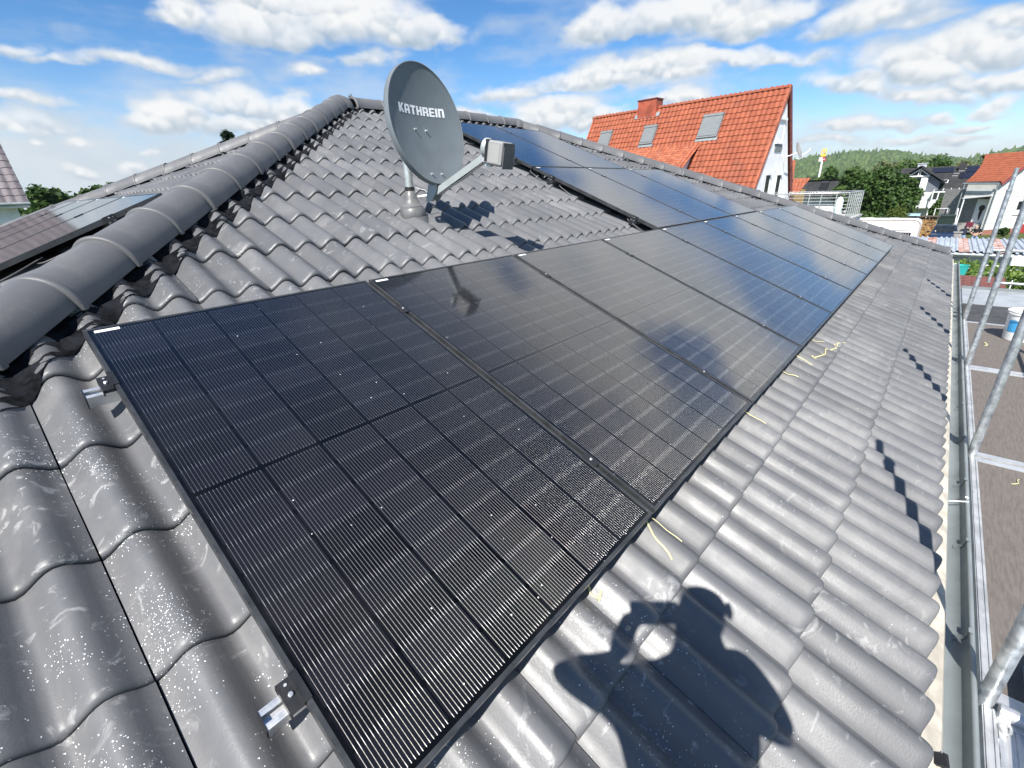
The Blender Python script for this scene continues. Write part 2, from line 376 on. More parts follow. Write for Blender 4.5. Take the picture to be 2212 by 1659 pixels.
def panel_material():
    m, T, b = new_mat("solar_cells")
    tc = T.n('TexCoord').outputs['Object']; sep = T.n('SeparateXYZ'); T.l(tc, sep.inputs[0])
    x, y = sep.outputs[0], sep.outputs[1]
    MX, CW = 0.018, 0.183
    MY, CH, MID = 0.022, 0.0957, 0.010
    xs = T.math('DIVIDE', T.math('SUBTRACT', x, MX), CW)
    fx = T.math('FRACT', xs)
    half = T.math('GREATER_THAN', y, PL / 2)
    ys = T.math('DIVIDE', T.math('SUBTRACT', T.math('SUBTRACT', y, MY), T.math('MULTIPLY', half, MID)), CH)
    fy = T.math('FRACT', ys)
    def edge(fr, w):   # 1 near 0 or 1
        d = T.math('MINIMUM', fr, T.math('SUBTRACT', 1.0, fr)); return T.math('LESS_THAN', d, w)
    ex = edge(fx, 0.0105); ey = edge(fy, 0.013)
    mid = T.math('LESS_THAN', T.math('ABSOLUTE', T.math('SUBTRACT', y, PL / 2)), 0.0075)
    bx = T.math('LESS_THAN', T.math('MINIMUM', T.math('SUBTRACT', x, MX), T.math('SUBTRACT', PW - MX, x)), 0.0)
    by = T.math('LESS_THAN', T.math('MINIMUM', T.math('SUBTRACT', y, MY), T.math('SUBTRACT', PL - MY, y)), 0.0)
    # cut cell corners
    cx = T.math('MULTIPLY', T.math('MINIMUM', fx, T.math('SUBTRACT', 1.0, fx)), CW)
    cyy = T.math('MULTIPLY', T.math('MINIMUM', fy, T.math('SUBTRACT', 1.0, fy)), CH)
    cor = T.math('LESS_THAN', T.math('ADD', cx, cyy), 0.0105)
    gap = T.math('MINIMUM', T.math('ADD', T.math('ADD', T.math('ADD', ex, ey), T.math('ADD', mid, bx)), T.math('ADD', by, cor)), 1.0)
    # round soldered wires, eleven to a cell, running up the slope
    NB, WM = 18, 0.0090
    pitch = (CW - 2 * WM) / (NB - 1)
    tt = T.math('DIVIDE', T.math('SUBTRACT', T.math('MULTIPLY', fx, CW), WM), pitch)
    wd = T.math('MULTIPLY', T.math('SUBTRACT', tt, T.math('ROUND', tt)), pitch)   # metres from the wire
    half_w = 0.00062
    wire = T.math('LESS_THAN', T.math('ABSOLUTE', wd), half_w)
    inside = T.math('MULTIPLY', T.math('GREATER_THAN', tt, -0.5), T.math('LESS_THAN', tt, NB - 0.5))
    notex = T.math('SUBTRACT', 1.0, T.math('MINIMUM', T.math('ADD', T.math('ADD', bx, by), mid), 1.0))
    wire = T.math('MULTIPLY', T.math('MULTIPLY', wire, notex), inside)
    # flattened, brighter solder where a wire crosses from cell to cell
    ed = T.math('MULTIPLY', T.math('MINIMUM', fy, T.math('SUBTRACT', 1.0, fy)), CH)
    sold = T.ramp(ed, 0.006, 0.013, 1.0, 0.0)
    beads = T.ramp(T.math('ABSOLUTE', T.math('SUBTRACT', T.math('FRACT', T.math('MULTIPLY', fy, 9.0)), 0.5)), 0.10, 0.30, 0.20, 0.0)
    bright = T.math('MAXIMUM', sold, beads)
    pos = T.n('NewGeometry').outputs['Position']
    cid = T.n('CombineXYZ'); T.l(T.math('FLOOR', xs), cid.inputs[0]); T.l(T.math('FLOOR', ys), cid.inputs[1])
    rnd = T.n('ObjectInfo').outputs['Random']; T.l(T.math('MULTIPLY', rnd, 91.0), cid.inputs[2])
    wn = T.n('TexWhiteNoise'); T.l(cid.outputs[0], wn.inputs['Vector'])
    cell = T.mix(wn.outputs['Value'], (0.0055, 0.0056, 0.0075), (0.0105, 0.0108, 0.0150))
    c = T.mix(gap, cell, (0.0035, 0.0038, 0.0045))
    # a little dust, water marks and white crumbs
    crumb = T.n('TexVoronoi'); crumb.inputs['Scale'].default_value = 62.0; T.l(pos, crumb.inputs['Vector'])
    cw = T.n('TexWhiteNoise'); T.l(crumb.outputs['Position'], cw.inputs['Vector'])
    sp3 = T.n('SeparateXYZ'); T.l(pos, sp3.inputs[0])
    lowedge = T.ramp(y, 0.0, 0.16, 1.0, 0.0)
    zone = T.math('MULTIPLY', T.ramp(sp3.outputs[0], 0.4, 2.3, 1.0, 0.25), T.math('ADD', 0.018, T.math('MULTIPLY', lowedge, 0.05)))
    cr = T.math('MULTIPLY', T.math('LESS_THAN', cw.outputs['Value'], zone), T.math('LESS_THAN', crumb.outputs['Distance'], 0.13))
    dust = T.ramp(T.noise(pos, 3.0, 6, 0.65, 1.0), 0.45, 0.8, 0.0, 0.02)
    c = T.mix(dust, c, (0.35, 0.34, 0.33))
    c = T.mix(cr, c, (0.82, 0.82, 0.8))
    T.l(c, b.inputs['Base Color'])
    b.inputs['Specular IOR Level'].default_value = 0.0
    # prismatic solar glass: fine grain
    g = T.noise(pos, 420, 3, 0.6); g2 = T.noise(pos, 130, 3, 0.6)
    bp = T.n('Bump'); bp.inputs['Strength'].default_value = 0.030; bp.inputs['Distance'].default_value = 0.0006
    T.l(T.math('ADD', g, T.math('MULTIPLY', g2, 0.8)), bp.inputs['Height']); T.l(bp.outputs[0], b.inputs['Normal'])
    b.inputs['Roughness'].default_value = 0.075
    # wire shader: half-round tinned copper seen through the glass
    w = T.n('BsdfPrincipled'); w.inputs['Metallic'].default_value = 1.0; w.inputs['Roughness'].default_value = 0.36
    T.l(T.mix(bright, (0.33, 0.32, 0.295), (0.72, 0.70, 0.65)), w.inputs['Base Color'])
    vt = T.n('VectorTransform', vector_type='NORMAL', convert_from='OBJECT', convert_to='WORLD')
    cn = T.n('CombineXYZ'); k_ = T.math('DIVIDE', wd, half_w)
    T.l(T.math('MULTIPLY', k_, 0.97), cn.inputs[0]); T.l(T.math('SQRT', T.math('SUBTRACT', 1.0, T.math('MULTIPLY', T.math('MULTIPLY', k_, k_), 0.94), clamp=True)), cn.inputs[2])
    T.l(cn.outputs[0], vt.inputs['Vector']); T.l(vt.outputs[0], w.inputs['Normal'])
    gl = T.n('BsdfGlossy'); gl.inputs['Roughness'].default_value = 0.075
    ms = T.n('MixShader'); T.l(T.math('MULTIPLY', wire, 0.85), ms.inputs[0]); T.l(b.outputs[0], ms.inputs[1]); T.l(w.outputs[0], ms.inputs[2])
    lw = T.n('LayerWeight'); lw.inputs['Blend'].default_value = 0.5
    refl = T.math('ADD', 0.016, T.math('MULTIPLY', T.math('POWER', lw.outputs['Facing'], 2.55), 0.95))
    m2 = T.n('MixShader'); T.l(refl, m2.inputs[0]); T.l(ms.outputs[0], m2.inputs[1]); T.l(gl.outputs[0], m2.inputs[2])
    T.l(bp.outputs[0], gl.inputs['Normal'])
    T.l(m2.outputs[0], m.node_tree.nodes['Material Output'].inputs['Surface'])
    return m
M_TILE = tile_material(); M_CAP = cap_material(); M_CELL = panel_material()
M_FRAME = pmat("black_anodised_frame", (0.085, 0.088, 0.090), 0.34, 0.55, 0.15, 9)
M_ALU = pmat("bare_aluminium", (0.80, 0.80, 0.79), 0.36, 0.72, 0.06, 12)
M_ALU2 = pmat("weathered_aluminium", (0.66, 0.66, 0.65), 0.45, 0.6, 0.10, 9)
M_GALV = pmat("galvanised_tube", (0.50, 0.53, 0.55), 0.45, 0.72, 0.18, 22, 0.15, 90)
M_ZINC = pmat("zinc_sheet", (0.34, 0.375, 0.375), 0.50, 0.45, 0.07, 3, 0.05, 60)
M_BLACK = pmat("black_plastic", (0.018, 0.018, 0.02), 0.45, 0, 0.2)
M_ROLL = pmat("black_ridge_fabric", (0.012, 0.013, 0.016), 0.95, 0, 0.3, 20, 0.3, 90, spec=0.08)
M_UNDER = pmat("dark_underlay", (0.012, 0.012, 0.013), 0.9)
M_WHITE = pmat("white_sticker", (0.82, 0.82, 0.82), 0.5, 0, 0.04)
M_CREAM = pmat("cream_drip_sheet", (0.56, 0.51, 0.42), 0.6, 0.1, 0.12, 8)
M_GREYPAINT = pmat("dish_grey_paint", (0.150, 0.172, 0.184), 0.55, 0.0, 0.04, 5, spec=0.35)
M_GREYLIGHT = pmat("arm_grey_paint", (0.36, 0.39, 0.39), 0.45, 0.15, 0.06, 5)
M_LNB = pmat("lnb_grey_plastic", (0.27, 0.27, 0.26), 0.5, 0, 0.05)
M_MAST = pmat("mast_galvanised", (0.52, 0.56, 0.56), 0.4, 0.5, 0.1, 10)
M_FLASH = pmat("grey_roof_boot", (0.15, 0.15, 0.15), 0.35, 0.0, 0.12, 8)
M_STRAW = pmat("pale_straw_yellow", (0.78, 0.70, 0.36), 0.7, 0, 0.1)
M_WALLW = pmat("white_render", (0.80, 0.80, 0.79), 0.85, 0, 0.05, 3, 0.3, 70)
M_WALLG = pmat("pale_grey_render", (0.62, 0.62, 0.60), 0.85, 0, 0.06, 3, 0.2, 70)
M_GLASSD = pmat("dark_window_glass", (0.02, 0.024, 0.028), 0.12, 0.0, 0.2)
M_WFRAME = pmat("white_window_frame", (0.82, 0.82, 0.81), 0.45, 0, 0.03)
M_SHUT = pmat("grey_shutter", (0.20, 0.215, 0.215), 0.5, 0.1, 0.08, streak=(1, 1, 12))
M_STEEL = pmat("stainless_rail", (0.80, 0.80, 0.76), 0.28, 0.85, 0.06)
M_BROWN = pmat("red_brown_paint", (0.20, 0.055, 0.045), 0.5, 0, 0.12)
M_ASPH = pmat("asphalt", (0.052, 0.052, 0.053), 0.9, 0, 0.25, 5, 0.4, 60)
M_PAVE = pmat("concrete_paving", (0.16, 0.16, 0.155), 0.85, 0, 0.12, 4, 0.3, 50)
M_BARK = pmat("bark", (0.10, 0.075, 0.055), 0.9, 0, 0.3, 8, 0.6, 30)
def leaf_mat(name, a, b_):
    m, T, b = new_mat(name)
    at = T.n('Attribute', attribute_name='tint').outputs['Fac']
    T.l(T.mix(at, a, b_), b.inputs['Base Color']); b.inputs['Roughness'].default_value = 0.55; b.inputs['Specular IOR Level'].default_value = 0.3
    tr = T.n('BsdfTranslucent'); T.l(T.mix(at, tuple(min(1, q * 1.5) for q in a), tuple(min(1, q * 1.5) for q in b_)), tr.inputs['Color'])
    ms = T.n('MixShader'); ms.inputs[0].default_value = 0.28; T.l(b.outputs[0], ms.inputs[1]); T.l(tr.outputs[0], ms.inputs[2])
    T.l(ms.outputs[0], m.node_tree.nodes['Material Output'].inputs['Surface'])
    return m
L_DARK = leaf_mat("leaf_dark_green", (0.024, 0.055, 0.012), (0.075, 0.135, 0.028))
L_MID = leaf_mat("leaf_mid_green", (0.042, 0.085, 0.018), (0.105, 0.165, 0.040))
L_LIGHT = leaf_mat("leaf_light_green", (0.085, 0.14, 0.025), (0.19, 0.26, 0.055))
L_TAN = leaf_mat("leaf_tan_green", (0.085, 0.10, 0.035), (0.17, 0.18, 0.07))
L_CONIF = leaf_mat("needle_green", (0.012, 0.028, 0.014), (0.035, 0.062, 0.032))
L_FOREST = leaf_mat("forest_green", (0.065, 0.110, 0.030), (0.135, 0.195, 0.060))

# ================================================================== the bungalow whose roof we stand over
TH = R_(22.0); ct, st = math.cos(TH), math.sin(TH)
VS = np.array((0, ct, st)); NS = np.array((0, -st, ct)); US = np.array((1.0, 0, 0))
def S(u, v, h=0.0): return US * u + VS * v + NS * h            # main roof slope -> world
HIP = 1.0 / ct                                                 # slope of a hip line inside a roof plane
UA, UB, VR = 3.54, 7.00, 6.03                                  # ridge ends, ridge height on the slope
V_EAVE = -0.97
A_ = S(UA, VR, -0.10); B_ = S(UB, VR, -0.10)
GAUGE, TWD, LIFT = 0.38, 0.325, 0.024
house = empty("bungalow", (5.3, 5.6, G), "grey tiled hip roof bungalow carrying the black solar panels in front", "house")
def wave(u):                                                   # rolled tile profile
    x = np.mod((u + 0.195) / (TWD / 2), 1.0)
    s = 0.5 - 0.5 * np.cos(2 * np.pi * x)
    return -0.157 + 0.054 * s ** 0.85
def slope_mesh(name, O, U, V, N, u_lo, u_hi, n_course, drop, cuts, nseg=20, seed=1, jit=1.0):
    """whole roof slope: every tile a curved shell with its own thickness, tilt and small misfit"""
    r = np.random.default_rng(seed)
    rows = [(0.006, -0.0230), (0.0005, -0.0205), (0.0, -0.0145), (0.0035, -0.0075), (0.0105, -0.0028), (0.022, -0.0004), (0.035, 0.0), (0.16, 0.0), (0.28, 0.0), (GAUGE + 0.05, 0.0)]
    ul = np.concatenate([[0.0], np.linspace(0.0, TWD - 0.0032, nseg + 1), [TWD - 0.0032]])
    V_all, F_all, T_all = [], [], []; k = 0
    nu, nr = len(ul), len(rows)
    quad = []
    for j in range(nr - 1):
        for i in range(nu - 1):
            a = j * nu + i; quad.append((a, a + 1, a + nu + 1, a + nu))
    quad = np.array(quad)
    for c_ in range(n_course):
        vk = V_EAVE + c_ * GAUGE
        cols = range(int(math.floor((u_lo(vk) + 0.195) / TWD)) - 1, int(math.ceil((u_hi(vk) + 0.195) / TWD)) + 1)
        for i in cols:
            u0 = -0.195 + i * TWD
            dh = r.normal(0, 0.0012) * jit; tilt = r.normal(0, 0.0022) * jit; dv = r.normal(0, 0.0022) * jit; yaw = r.normal(0, 0.0035) * jit
            hv = wave(u0 + np.clip(ul, 0.001, TWD - 0.006))
            hv[0] -= 0.022; hv[-1] -= 0.012
            edge = np.clip((ul - (TWD - 0.035)) / 0.03, 0, 1); hv = hv + 0.004 * edge
            vs = np.array([q[0] for q in rows])[:, None]; hh = np.array([q[1] for q in rows])[:, None]
            hgt = hv[None, :] + hh + LIFT * (1 - vs / GAUGE) + dh + tilt * (ul[None, :] / TWD - 0.5)
            uu = u0 + ul[None, :] + yaw * (vs - 0.2); vv = vk + dv + vs + 0 * ul[None, :]
            P = O + uu[..., None] * U + vv[..., None] * V + (hgt - drop)[..., None] * N
            V_all.append(P.reshape(-1, 3)); F_all.append(quad + k); k += nu * nr
            T_all.append(np.full(len(quad), r.random()))
    v = np.concatenate(V_all) - np.array(house.location); f = np.concatenate(F_all)
    me = np_mesh(name, v, f, np.concatenate(T_all))
    bm = bmesh.new(); bm.from_mesh(me)
    for (p, n) in cuts:
        g = bm.verts[:] + bm.edges[:] + bm.faces[:]
        bmesh.ops.bisect_plane(bm, geom=g, plane_co=Vector(np.array(p) - np.array(house.location)), plane_no=Vector(n), clear_outer=True, clear_inner=False)
    bm.to_mesh(me); bm.free()
    return link("roof_slope", me, M_TILE, house, 50)
NC = 19
q2 = math.sqrt(0.5)
cut_S = [(A_ + np.array((0.03, -0.03, 0)), (-q2, q2, 0)), (B_ + np.array((-0.03, -0.03, 0)), (q2, q2, 0)), (A_ + np.array((0, -0.03, 0)), (0, 1, 0))]
ulS = lambda v: UA - (VR - v) / HIP; uhS = lambda v: UB + (VR - v) / HIP
slope_mesh("roof_slope", np.zeros(3), US, VS, NS, ulS, uhS, NC, 0.0, cut_S, 20, 3)
# side slope (left in the picture): u runs along -Y, measured so that u = -world Y
WD = 0.05
UW = np.array((0, -1.0, 0)); VW = np.array((ct, 0, st)); NW = np.array((-st, 0, ct))
OW = A_ - VW * VR + NW * 0.10; OW = OW - UW * (OW @ UW)
yA = A_[1]
ulW = lambda v: -yA - (VR - v) / HIP * 1.0; uhW = lambda v: -yA + (VR - v) / HIP
cut_W = [(A_ + np.array((-0.03, 0.03, 0)), (q2, -q2, 0)), (A_ + np.array((-0.03, -0.03, 0)), (q2, q2, 0))]
slope_mesh("roof_slope", OW, UW, VW, NW, ulW, uhW, NC, WD, cut_W, 14, 5)
UN = np.array((-1.0, 0, 0)); VN = np.array((0, -ct, st)); NN = np.array((0, st, ct)); ON = A_ - VN * VR + NN * 0.10; ON = ON - UN * (ON @ UN)
slope_mesh("roof_slope", ON, UN, VN, NN, lambda v: -UB - (VR - v) / HIP, lambda v: -UA + (VR - v) / HIP, NC, 0.15,
           [(A_ + np.array((0.03, 0.03, 0)), (-q2, -q2, 0)), (B_ + np.array((-0.03, 0.03, 0)), (q2, -q2, 0)), (A_ + np.array((0, 0.03, 0)), (0, -1, 0))], 8, 7)
UE = np.array((0, 1.0, 0)); VE = np.array((-ct, 0, st)); NE = np.array((st, 0, ct)); OE = B_ - VE * VR + NE * 0.10; OE = OE - UE * (OE @ UE)
slope_mesh("roof_slope", OE, UE, VE, NE, lambda v: yA - (VR - v) / HIP, lambda v: yA + (VR - v) / HIP, NC, 0.05,
           [(B_ + np.array((0.03, -0.03, 0)), (-q2, -q2, 0)), (B_ + np.array((0.03, 0.03, 0)), (-q2, q2, 0))], 8, 9)
# dark underlay added to block light just beneath the tiles; fascia and walls below
run = (VR - V_EAVE) * ct - 0.06
xc0, xc1 = A_[0] - run, B_[0] + run; yc0, yc1 = A_[1] - run, A_[1] + run
zE = A_[2] - run * math.tan(TH)
m = MB(); dz = -0.20
m.add([(xc0, yc0, zE + dz), (xc1, yc0, zE + dz), (xc1, yc1, zE + dz), (xc0, yc1, zE + dz), (A_[0], yA, A_[2] + dz), (B_[0], yA, B_[2] + dz)],
      [(0, 1, 5, 4), (1, 2, 5), (2, 3, 4, 5), (3, 0, 4)])
m.build("roof_underlay", M_UNDER, house)
m = MB(); m.box((xc0 + 0.55, yc0 + 0.55, G), (xc1 - 0.55, yc1 - 0.55, zE - 0.30)); m.build("wall", M_WALLW, house)
m = MB()
m.box((xc0 + 0.04, yc0 + 0.03, zE - 0.31), (xc1 - 0.04, yc0 + 0.055, zE - 0.10)); m.box((xc0 + 0.04, yc1 - 0.055, zE - 0.31), (xc1 - 0.04, yc1 - 0.03, zE - 0.10))
m.box((xc0 + 0.03, yc0 + 0.06, zE - 0.308), (xc0 + 0.055, yc1 - 0.06, zE - 0.102)); m.box((xc1 - 0.055, yc0 + 0.06, zE - 0.308), (xc1 - 0.03, yc1 - 0.06, zE - 0.102))
m.box((xc0 + 0.06, yc0 + 0.06, zE - 0.34), (xc1 - 0.06, yc1 - 0.06, zE - 0.312))
m.build("fascia_board", M_WALLW, house)

# ---- hip and ridge caps
LOC = Vector(house.location)
def cap_bm(L=0.455, w=0.128, hh=0.112, n=22):
    """one half-round ridge tile, lower mouth at t = 0 with a raised rim"""
    st_ = [(0.030, -0.013), (0.0, -0.013), (0.0, 0.004), (0.004, 0.010), (0.012, 0.0125), (0.024, 0.0105), (0.032, 0.003), (0.038, 0.0), (0.20, -0.002), (L, -0.006)]
    rings = []
    for t, dr in st_:
        ring = []
        for a in np.linspace(0, math.pi, n):
            x = math.cos(a); z = math.sin(a) ** 0.92
            ring.append(((w + dr) * x * (1.0 + 0.05 * (1 - z)), t, -0.030 + (hh + 0.022 + dr) * z))
        rings.append(ring)
    m = MB(); m.rings(rings, closed=False)
    return m
cap_me = None
def cap_row(P0, P1, dirn, count, pitch, name, seed, clips=True, start=0.0):
    """ridge tiles laid from P0 upward along dirn"""
    global cap_me
    r = np.random.default_rng(seed)
    d = Vector(dirn).normalized(); s = d.cross(Vector((0, 0, 1))).normalized(); up = s.cross(d)
    row = bpy.data.objects.new(name, None); COL.objects.link(row); row.parent = house; row.empty_display_size = 0.1
    row.location = Vector(P0) - LOC
    for i in range(count):
        if cap_me is None:
            t_ = cap_bm(); o = t_.build("ridge_tile", M_CAP, row, 40, local=True); cap_me = o.data
        else:
            o = bpy.data.objects.new("ridge_tile", cap_me); COL.objects.link(o); o.parent = row
        rot = Matrix((s, d, up)).transposed().to_4x4()
        o.matrix_local = Matrix.Translation(d * (start + i * pitch + r.normal(0, 0.004)) + up * (0.004 + r.normal(0, 0.003)) + s * r.normal(0, 0.003)) @ rot @ Matrix.Rotation(R_(1.3 + r.normal(0, 0.4)), 4, 'X') @ Matrix.Rotation(r.normal(0, 0.008), 4, 'Z')
        if clips:
            global clip_me
            if clip_me is None:
                c_ = MB()
                c_.obox((0, 0.010, 0.1205), (0.013, 0, 0), (0, 0.022, 0), (0, 0, 0.0012)); c_.obox((0, -0.013, 0.098), (0.013, 0, 0), (0, 0.0012, 0), (0, 0, 0.0148))
                c_.obox((0, 0.030, 0.124), (0.008, 0, 0), (0, 0.006, 0), (0, 0, 0.006))
                for sx in (-0.0095, 0.0095): c_.obox((sx, -0.008, 0.132), (0.0028, 0, 0), (0, 0.005, 0), (0, 0, 0.013))
                k_ = c_.build("ridge_clip", M_GALV, row, None, local=True); clip_me = k_.data
            else:
                k_ = bpy.data.objects.new("ridge_clip", clip_me); COL.objects.link(k_); k_.parent = row
            k_.matrix_local = o.matrix_local.copy()
    return row
clip_me = None
hipd = np.array((q2, q2, 0)) * math.cos(math.atan(math.tan(TH) * q2)); hipd[2] = math.sin(math.atan(math.tan(TH) * q2))
def corner(P, sx, sy): return np.array((P[0] + sx * run, P[1] + sy * run, P[2] - run * math.tan(TH)))
Lh = float(np.linalg.norm(A_ - corner(A_, -1, -1)))
nh = int(Lh / 0.405)
for (P, sx, sy, sd) in ((A_, -1, -1, 1), (B_, 1, -1, 2), (A_, -1, 1, 3), (B_, 1, 1, 4)):
    c0 = corner(P, sx, sy); d = (P - c0) / Lh; c0 = c0 - np.array((0, 0, 0.055 if (sx, sy) == (-1, 1) else 0.0))
    cap_row(c0, P, d, nh, 0.405, "hip_ridge", sd, True, (Lh - nh * 0.405) - 0.02)
cap_row(A_ + np.array((0.18, 0, 0)), B_, (1, 0, 0), 8, 0.405, "top_ridge", 9, True, 0.0)
# start pieces where three lines meet
for P in (A_, B_):
    m = MB(); rings = []
    for a in np.linspace(0, math.pi / 2, 9):
        rr = 0.178 * math.cos(a) ** 0.75 + 0.002; zz = 0.150 * math.sin(a) - 0.045
        rings.append([P + np.array((rr * math.cos(q), rr * math.sin(q), zz)) for q in np.linspace(0, 2 * math.pi, 32, endpoint=False)])
    m.rings(rings, caps=True); m.build("hip_dome", M_CAP, house, 60)
# pleated black ventilation roll under the caps, dressed down onto the tiles
def roll(P, sx, sy, U, V, N, O, drop, u_of_v, sgn, name="ridge_roll"):
    m = MB(); rows_ = []
    r = np.random.default_rng(5)
    vs = np.arange(V_EAVE + 0.05, VR - 0.05, 0.02)
    for i, v in enumerate(vs):
        line = []
        uc = u_of_v(v)
        k_ = math.floor((v - V_EAVE) / GAUGE); f_ = ((v - V_EAVE) - k_ * GAUGE) / GAUGE
        wob = 0.010 * math.sin(v * 9.0) + 0.006 * math.sin(v * 23.0 + 1)
        for w_ in (0.02, 0.09, 0.15, 0.20, 0.235 + wob):
            u = uc + sgn * w_ / math.sin(math.atan(HIP))
            x = (u + 0.195) / (TWD / 2)
            hgt = float(wave(np.array([u]))[0]) + LIFT * (1 - f_) * 1.0 + 0.006
            lift = max(0, 1 - (w_ - 0.02) / 0.17)
            hgt = max(hgt, -0.125) * lift + hgt * (1 - lift) + 0.0025 * math.sin(v * 190)
            line.append(O + U * u + V * v + N * (hgt - drop))
        rows_.append(line)
    m.rings(rows_, closed=False); m.build(name, M_ROLL, house, 180)
roll(A_, -1, -1, US, VS, NS, np.zeros(3), 0.0, ulS, 1)
roll(B_, 1, -1, US, VS, NS, np.zeros(3), 0.0, uhS, -1)
roll(A_, -1, -1, UW, VW, NW, OW, WD, uhW, -1)
roll(A_, -1, 1, UW, VW, NW, OW, WD, ulW, 1)
for (P, sx, sy) in ((A_, -1, -1), (B_, 1, -1), (A_, -1, 1), (B_, 1, 1)):
    lo_ = np.array((0, 0, 0.07 if (sx, sy) == (-1, 1) else 0.0)); c0 = corner(P, sx, sy) - lo_; P = P - lo_; sd = np.array((sx * 1.0, -sy * 1.0, 0)) * 0.015 * q2
    m = MB(); z_ = np.array((0, 0, 1.0)); m.hexa([c0 - sd - z_ * 0.30, P - sd - z_ * 0.30, P + sd - z_ * 0.30, c0 + sd - z_ * 0.30, c0 - sd + z_ * 0.03, P - sd + z_ * 0.03, P + sd + z_ * 0.03, c0 + sd + z_ * 0.03])
    m.build("hip_batten", M_ROLL, house)
# ridge roll along the top
m = MB(); rows_ = []
for x in np.arange(UA - 0.05, UB + 0.05, 0.02):
    rows_.append([S(x, VR - w_, max(float(wave(np.array([x]))[0]) + 0.014, -0.13 if w_ < 0.12 else -1)) for w_ in (0.0, 0.07, 0.12, 0.165 + 0.012 * math.sin(x * 15))])
m.rings(rows_, closed=False); m.build("ridge_roll", M_ROLL, house, 180)

# ---- gutter along the eave
gx0, gx1 = xc0 - 0.10, xc1 + 0.02
YG, ZG, RG = -0.925, -0.592, 0.056                     # centre line and radius
prof = [(YG + RG + 0.012, ZG + 0.050), (YG + RG + 0.003, ZG + 0.012)] + [(YG + RG * math.cos(a), ZG + RG * math.sin(a)) for a in np.linspace(0, -math.pi, 15)]
bead = [(YG - RG - 0.009 + 0.009 * math.cos(a), ZG + 0.004 + 0.009 * math.sin(a)) for a in np.linspace(0, 2 * math.pi, 10)]
m = MB()
xs_ = np.linspace(gx0, gx1, 60)
m.rings([[(x, y, z) for (y, z) in prof + bead] for x in xs_], closed=False)
out = [(y + (0.0022 if i > 1 else 0) * (y - YG) / RG, z - 0.002) for i, (y, z) in enumerate(prof)]
gut = m.build("gutter", M_ZINC, house, 50)
for x in np.arange(gx0 + 0.32, gx1 - 0.1, 0.66):
    b_ = MB(); pr = [(YG + (RG - 0.0035) * math.cos(a), ZG + (RG - 0.0035) * math.sin(a)) for a in np.linspace(-math.pi, -math.pi * 0.62, 7)]
    b_.rings([[(x + dx, y, z) for (y, z) in [(YG - RG - 0.014, ZG + 0.016), (YG - RG + 0.003, ZG + 0.016)] + pr] for dx in (-0.014, 0.014)], closed=False)
    b_.obox((x, YG + 0.012, ZG + 0.020), (0.012, 0, 0), (0, RG + 0.026, 0.006), (0, -0.0, 0.0015)) if False else None
    b_.build("gutter_bracket", M_ZINC, gut, 40)
for x in (1.05, 7.9, 9.9):                                     # overlapping sheet joints
    b_ = MB(); b_.rings([[(x + dx, YG + (RG - 0.002) * math.cos(a), ZG + (RG - 0.002) * math.sin(a)) for a in np.linspace(-0.1, -math.pi, 13)] for dx in (-0.02, 0.02)], closed=False)
    b_.build("gutter_joint", M_ZINC, gut, 40)
m = MB(); m.rings([[(x, y, z) for (y, z) in [(-0.790, -0.486), (-0.860, -0.524), (-0.900, -0.548), (-0.912, -0.588)]] for x in (xc0, xc1)], closed=False)
m.build("drip_sheet", M_CREAM, house)
m = MB(); bx = 1.26                                             # black eave clip poking out of the tile edge
m.obox((bx, -0.892, -0.535), (0.020, 0.002, 0), (0, 0.016, -0.008), (0, 0.002, 0.003)); m.obox((bx + 0.003, -0.910, -0.545), (0.030, 0.003, 0), (0, 0.006, 0), (0, 0, 0.011))
m.build("eave_clip", M_BLACK, house)

# ================================================================== solar panels
def make_panel():
    root = empty("solar_panel")
    f_, w, d = MB(), 0.011, 0.032
    z1 = 0.0016
    f_.box((0, 0, -d), (w, PL, z1)); f_.box((PW - w, 0, -d), (PW, PL, z1)); f_.box((w, 0, -d), (PW - w, w, z1)); f_.box((w, PL - w, -d), (PW - w, PL, z1))
    for a, b in (((w, w, -d), (w + 0.02, PL - w, -d + 0.002)), ((PW - w - 0.02, w, -d), (PW - w, PL - w, -d + 0.002))): f_.box(a, b)
    f_.build("frame", M_FRAME, root, None, local=True)
    g = MB(); g.box((w, w, -0.0045), (PW - w, PL - w, 0.0)); g.build("cell_glass", M_CELL, root, None, local=True)
    s_ = MB(); s_.box((0.028, PL - w - 0.0205, 0.0002), (0.100, PL - w - 0.006, 0.0011)); s_.build("barcode_sticker", M_WHITE, root, None, local=True)
    return root
def copy_tree(o, parent=None):
    c_ = o.copy(); COL.objects.link(c_); c_.parent = parent
    for ch in list(o.children):
        k_ = copy_tree(ch, c_); k_.matrix_parent_inverse = ch.matrix_parent_inverse.copy()
    return c_
rotS = Matrix((Vector(US), Vector(VS), Vector(NS))).transposed().to_euler()
rotW = Matrix((Vector(UW), Vector(VW), Vector(NW))).transposed().to_euler()
ordn = ["first", "second", "third", "fourth", "fifth", "sixth", "seventh", "eighth", "ninth"]
spots = []
for i in range(9):
    lab = {0: "large black solar panel nearest the camera, covered in bright fine wire lines", 8: "farthest solar panel of the long lower row, at its narrow far end"}.get(i, "%s solar panel from the camera in the long lower row" % ordn[i])
    spots.append((S(i * (PW + GAP), 0), rotS, lab, "solar panels in the lower row"))
for j in range(3):
    lab = ["left panel of the middle row of three, its side facing the bare tiles", "centre panel of the middle row of three solar panels", "right panel of the middle row of three, beside the far hip"][j]
    spots.append((S((4 + j) * (PW + GAP), PL + GAP), rotS, lab, "solar panels in the middle row"))
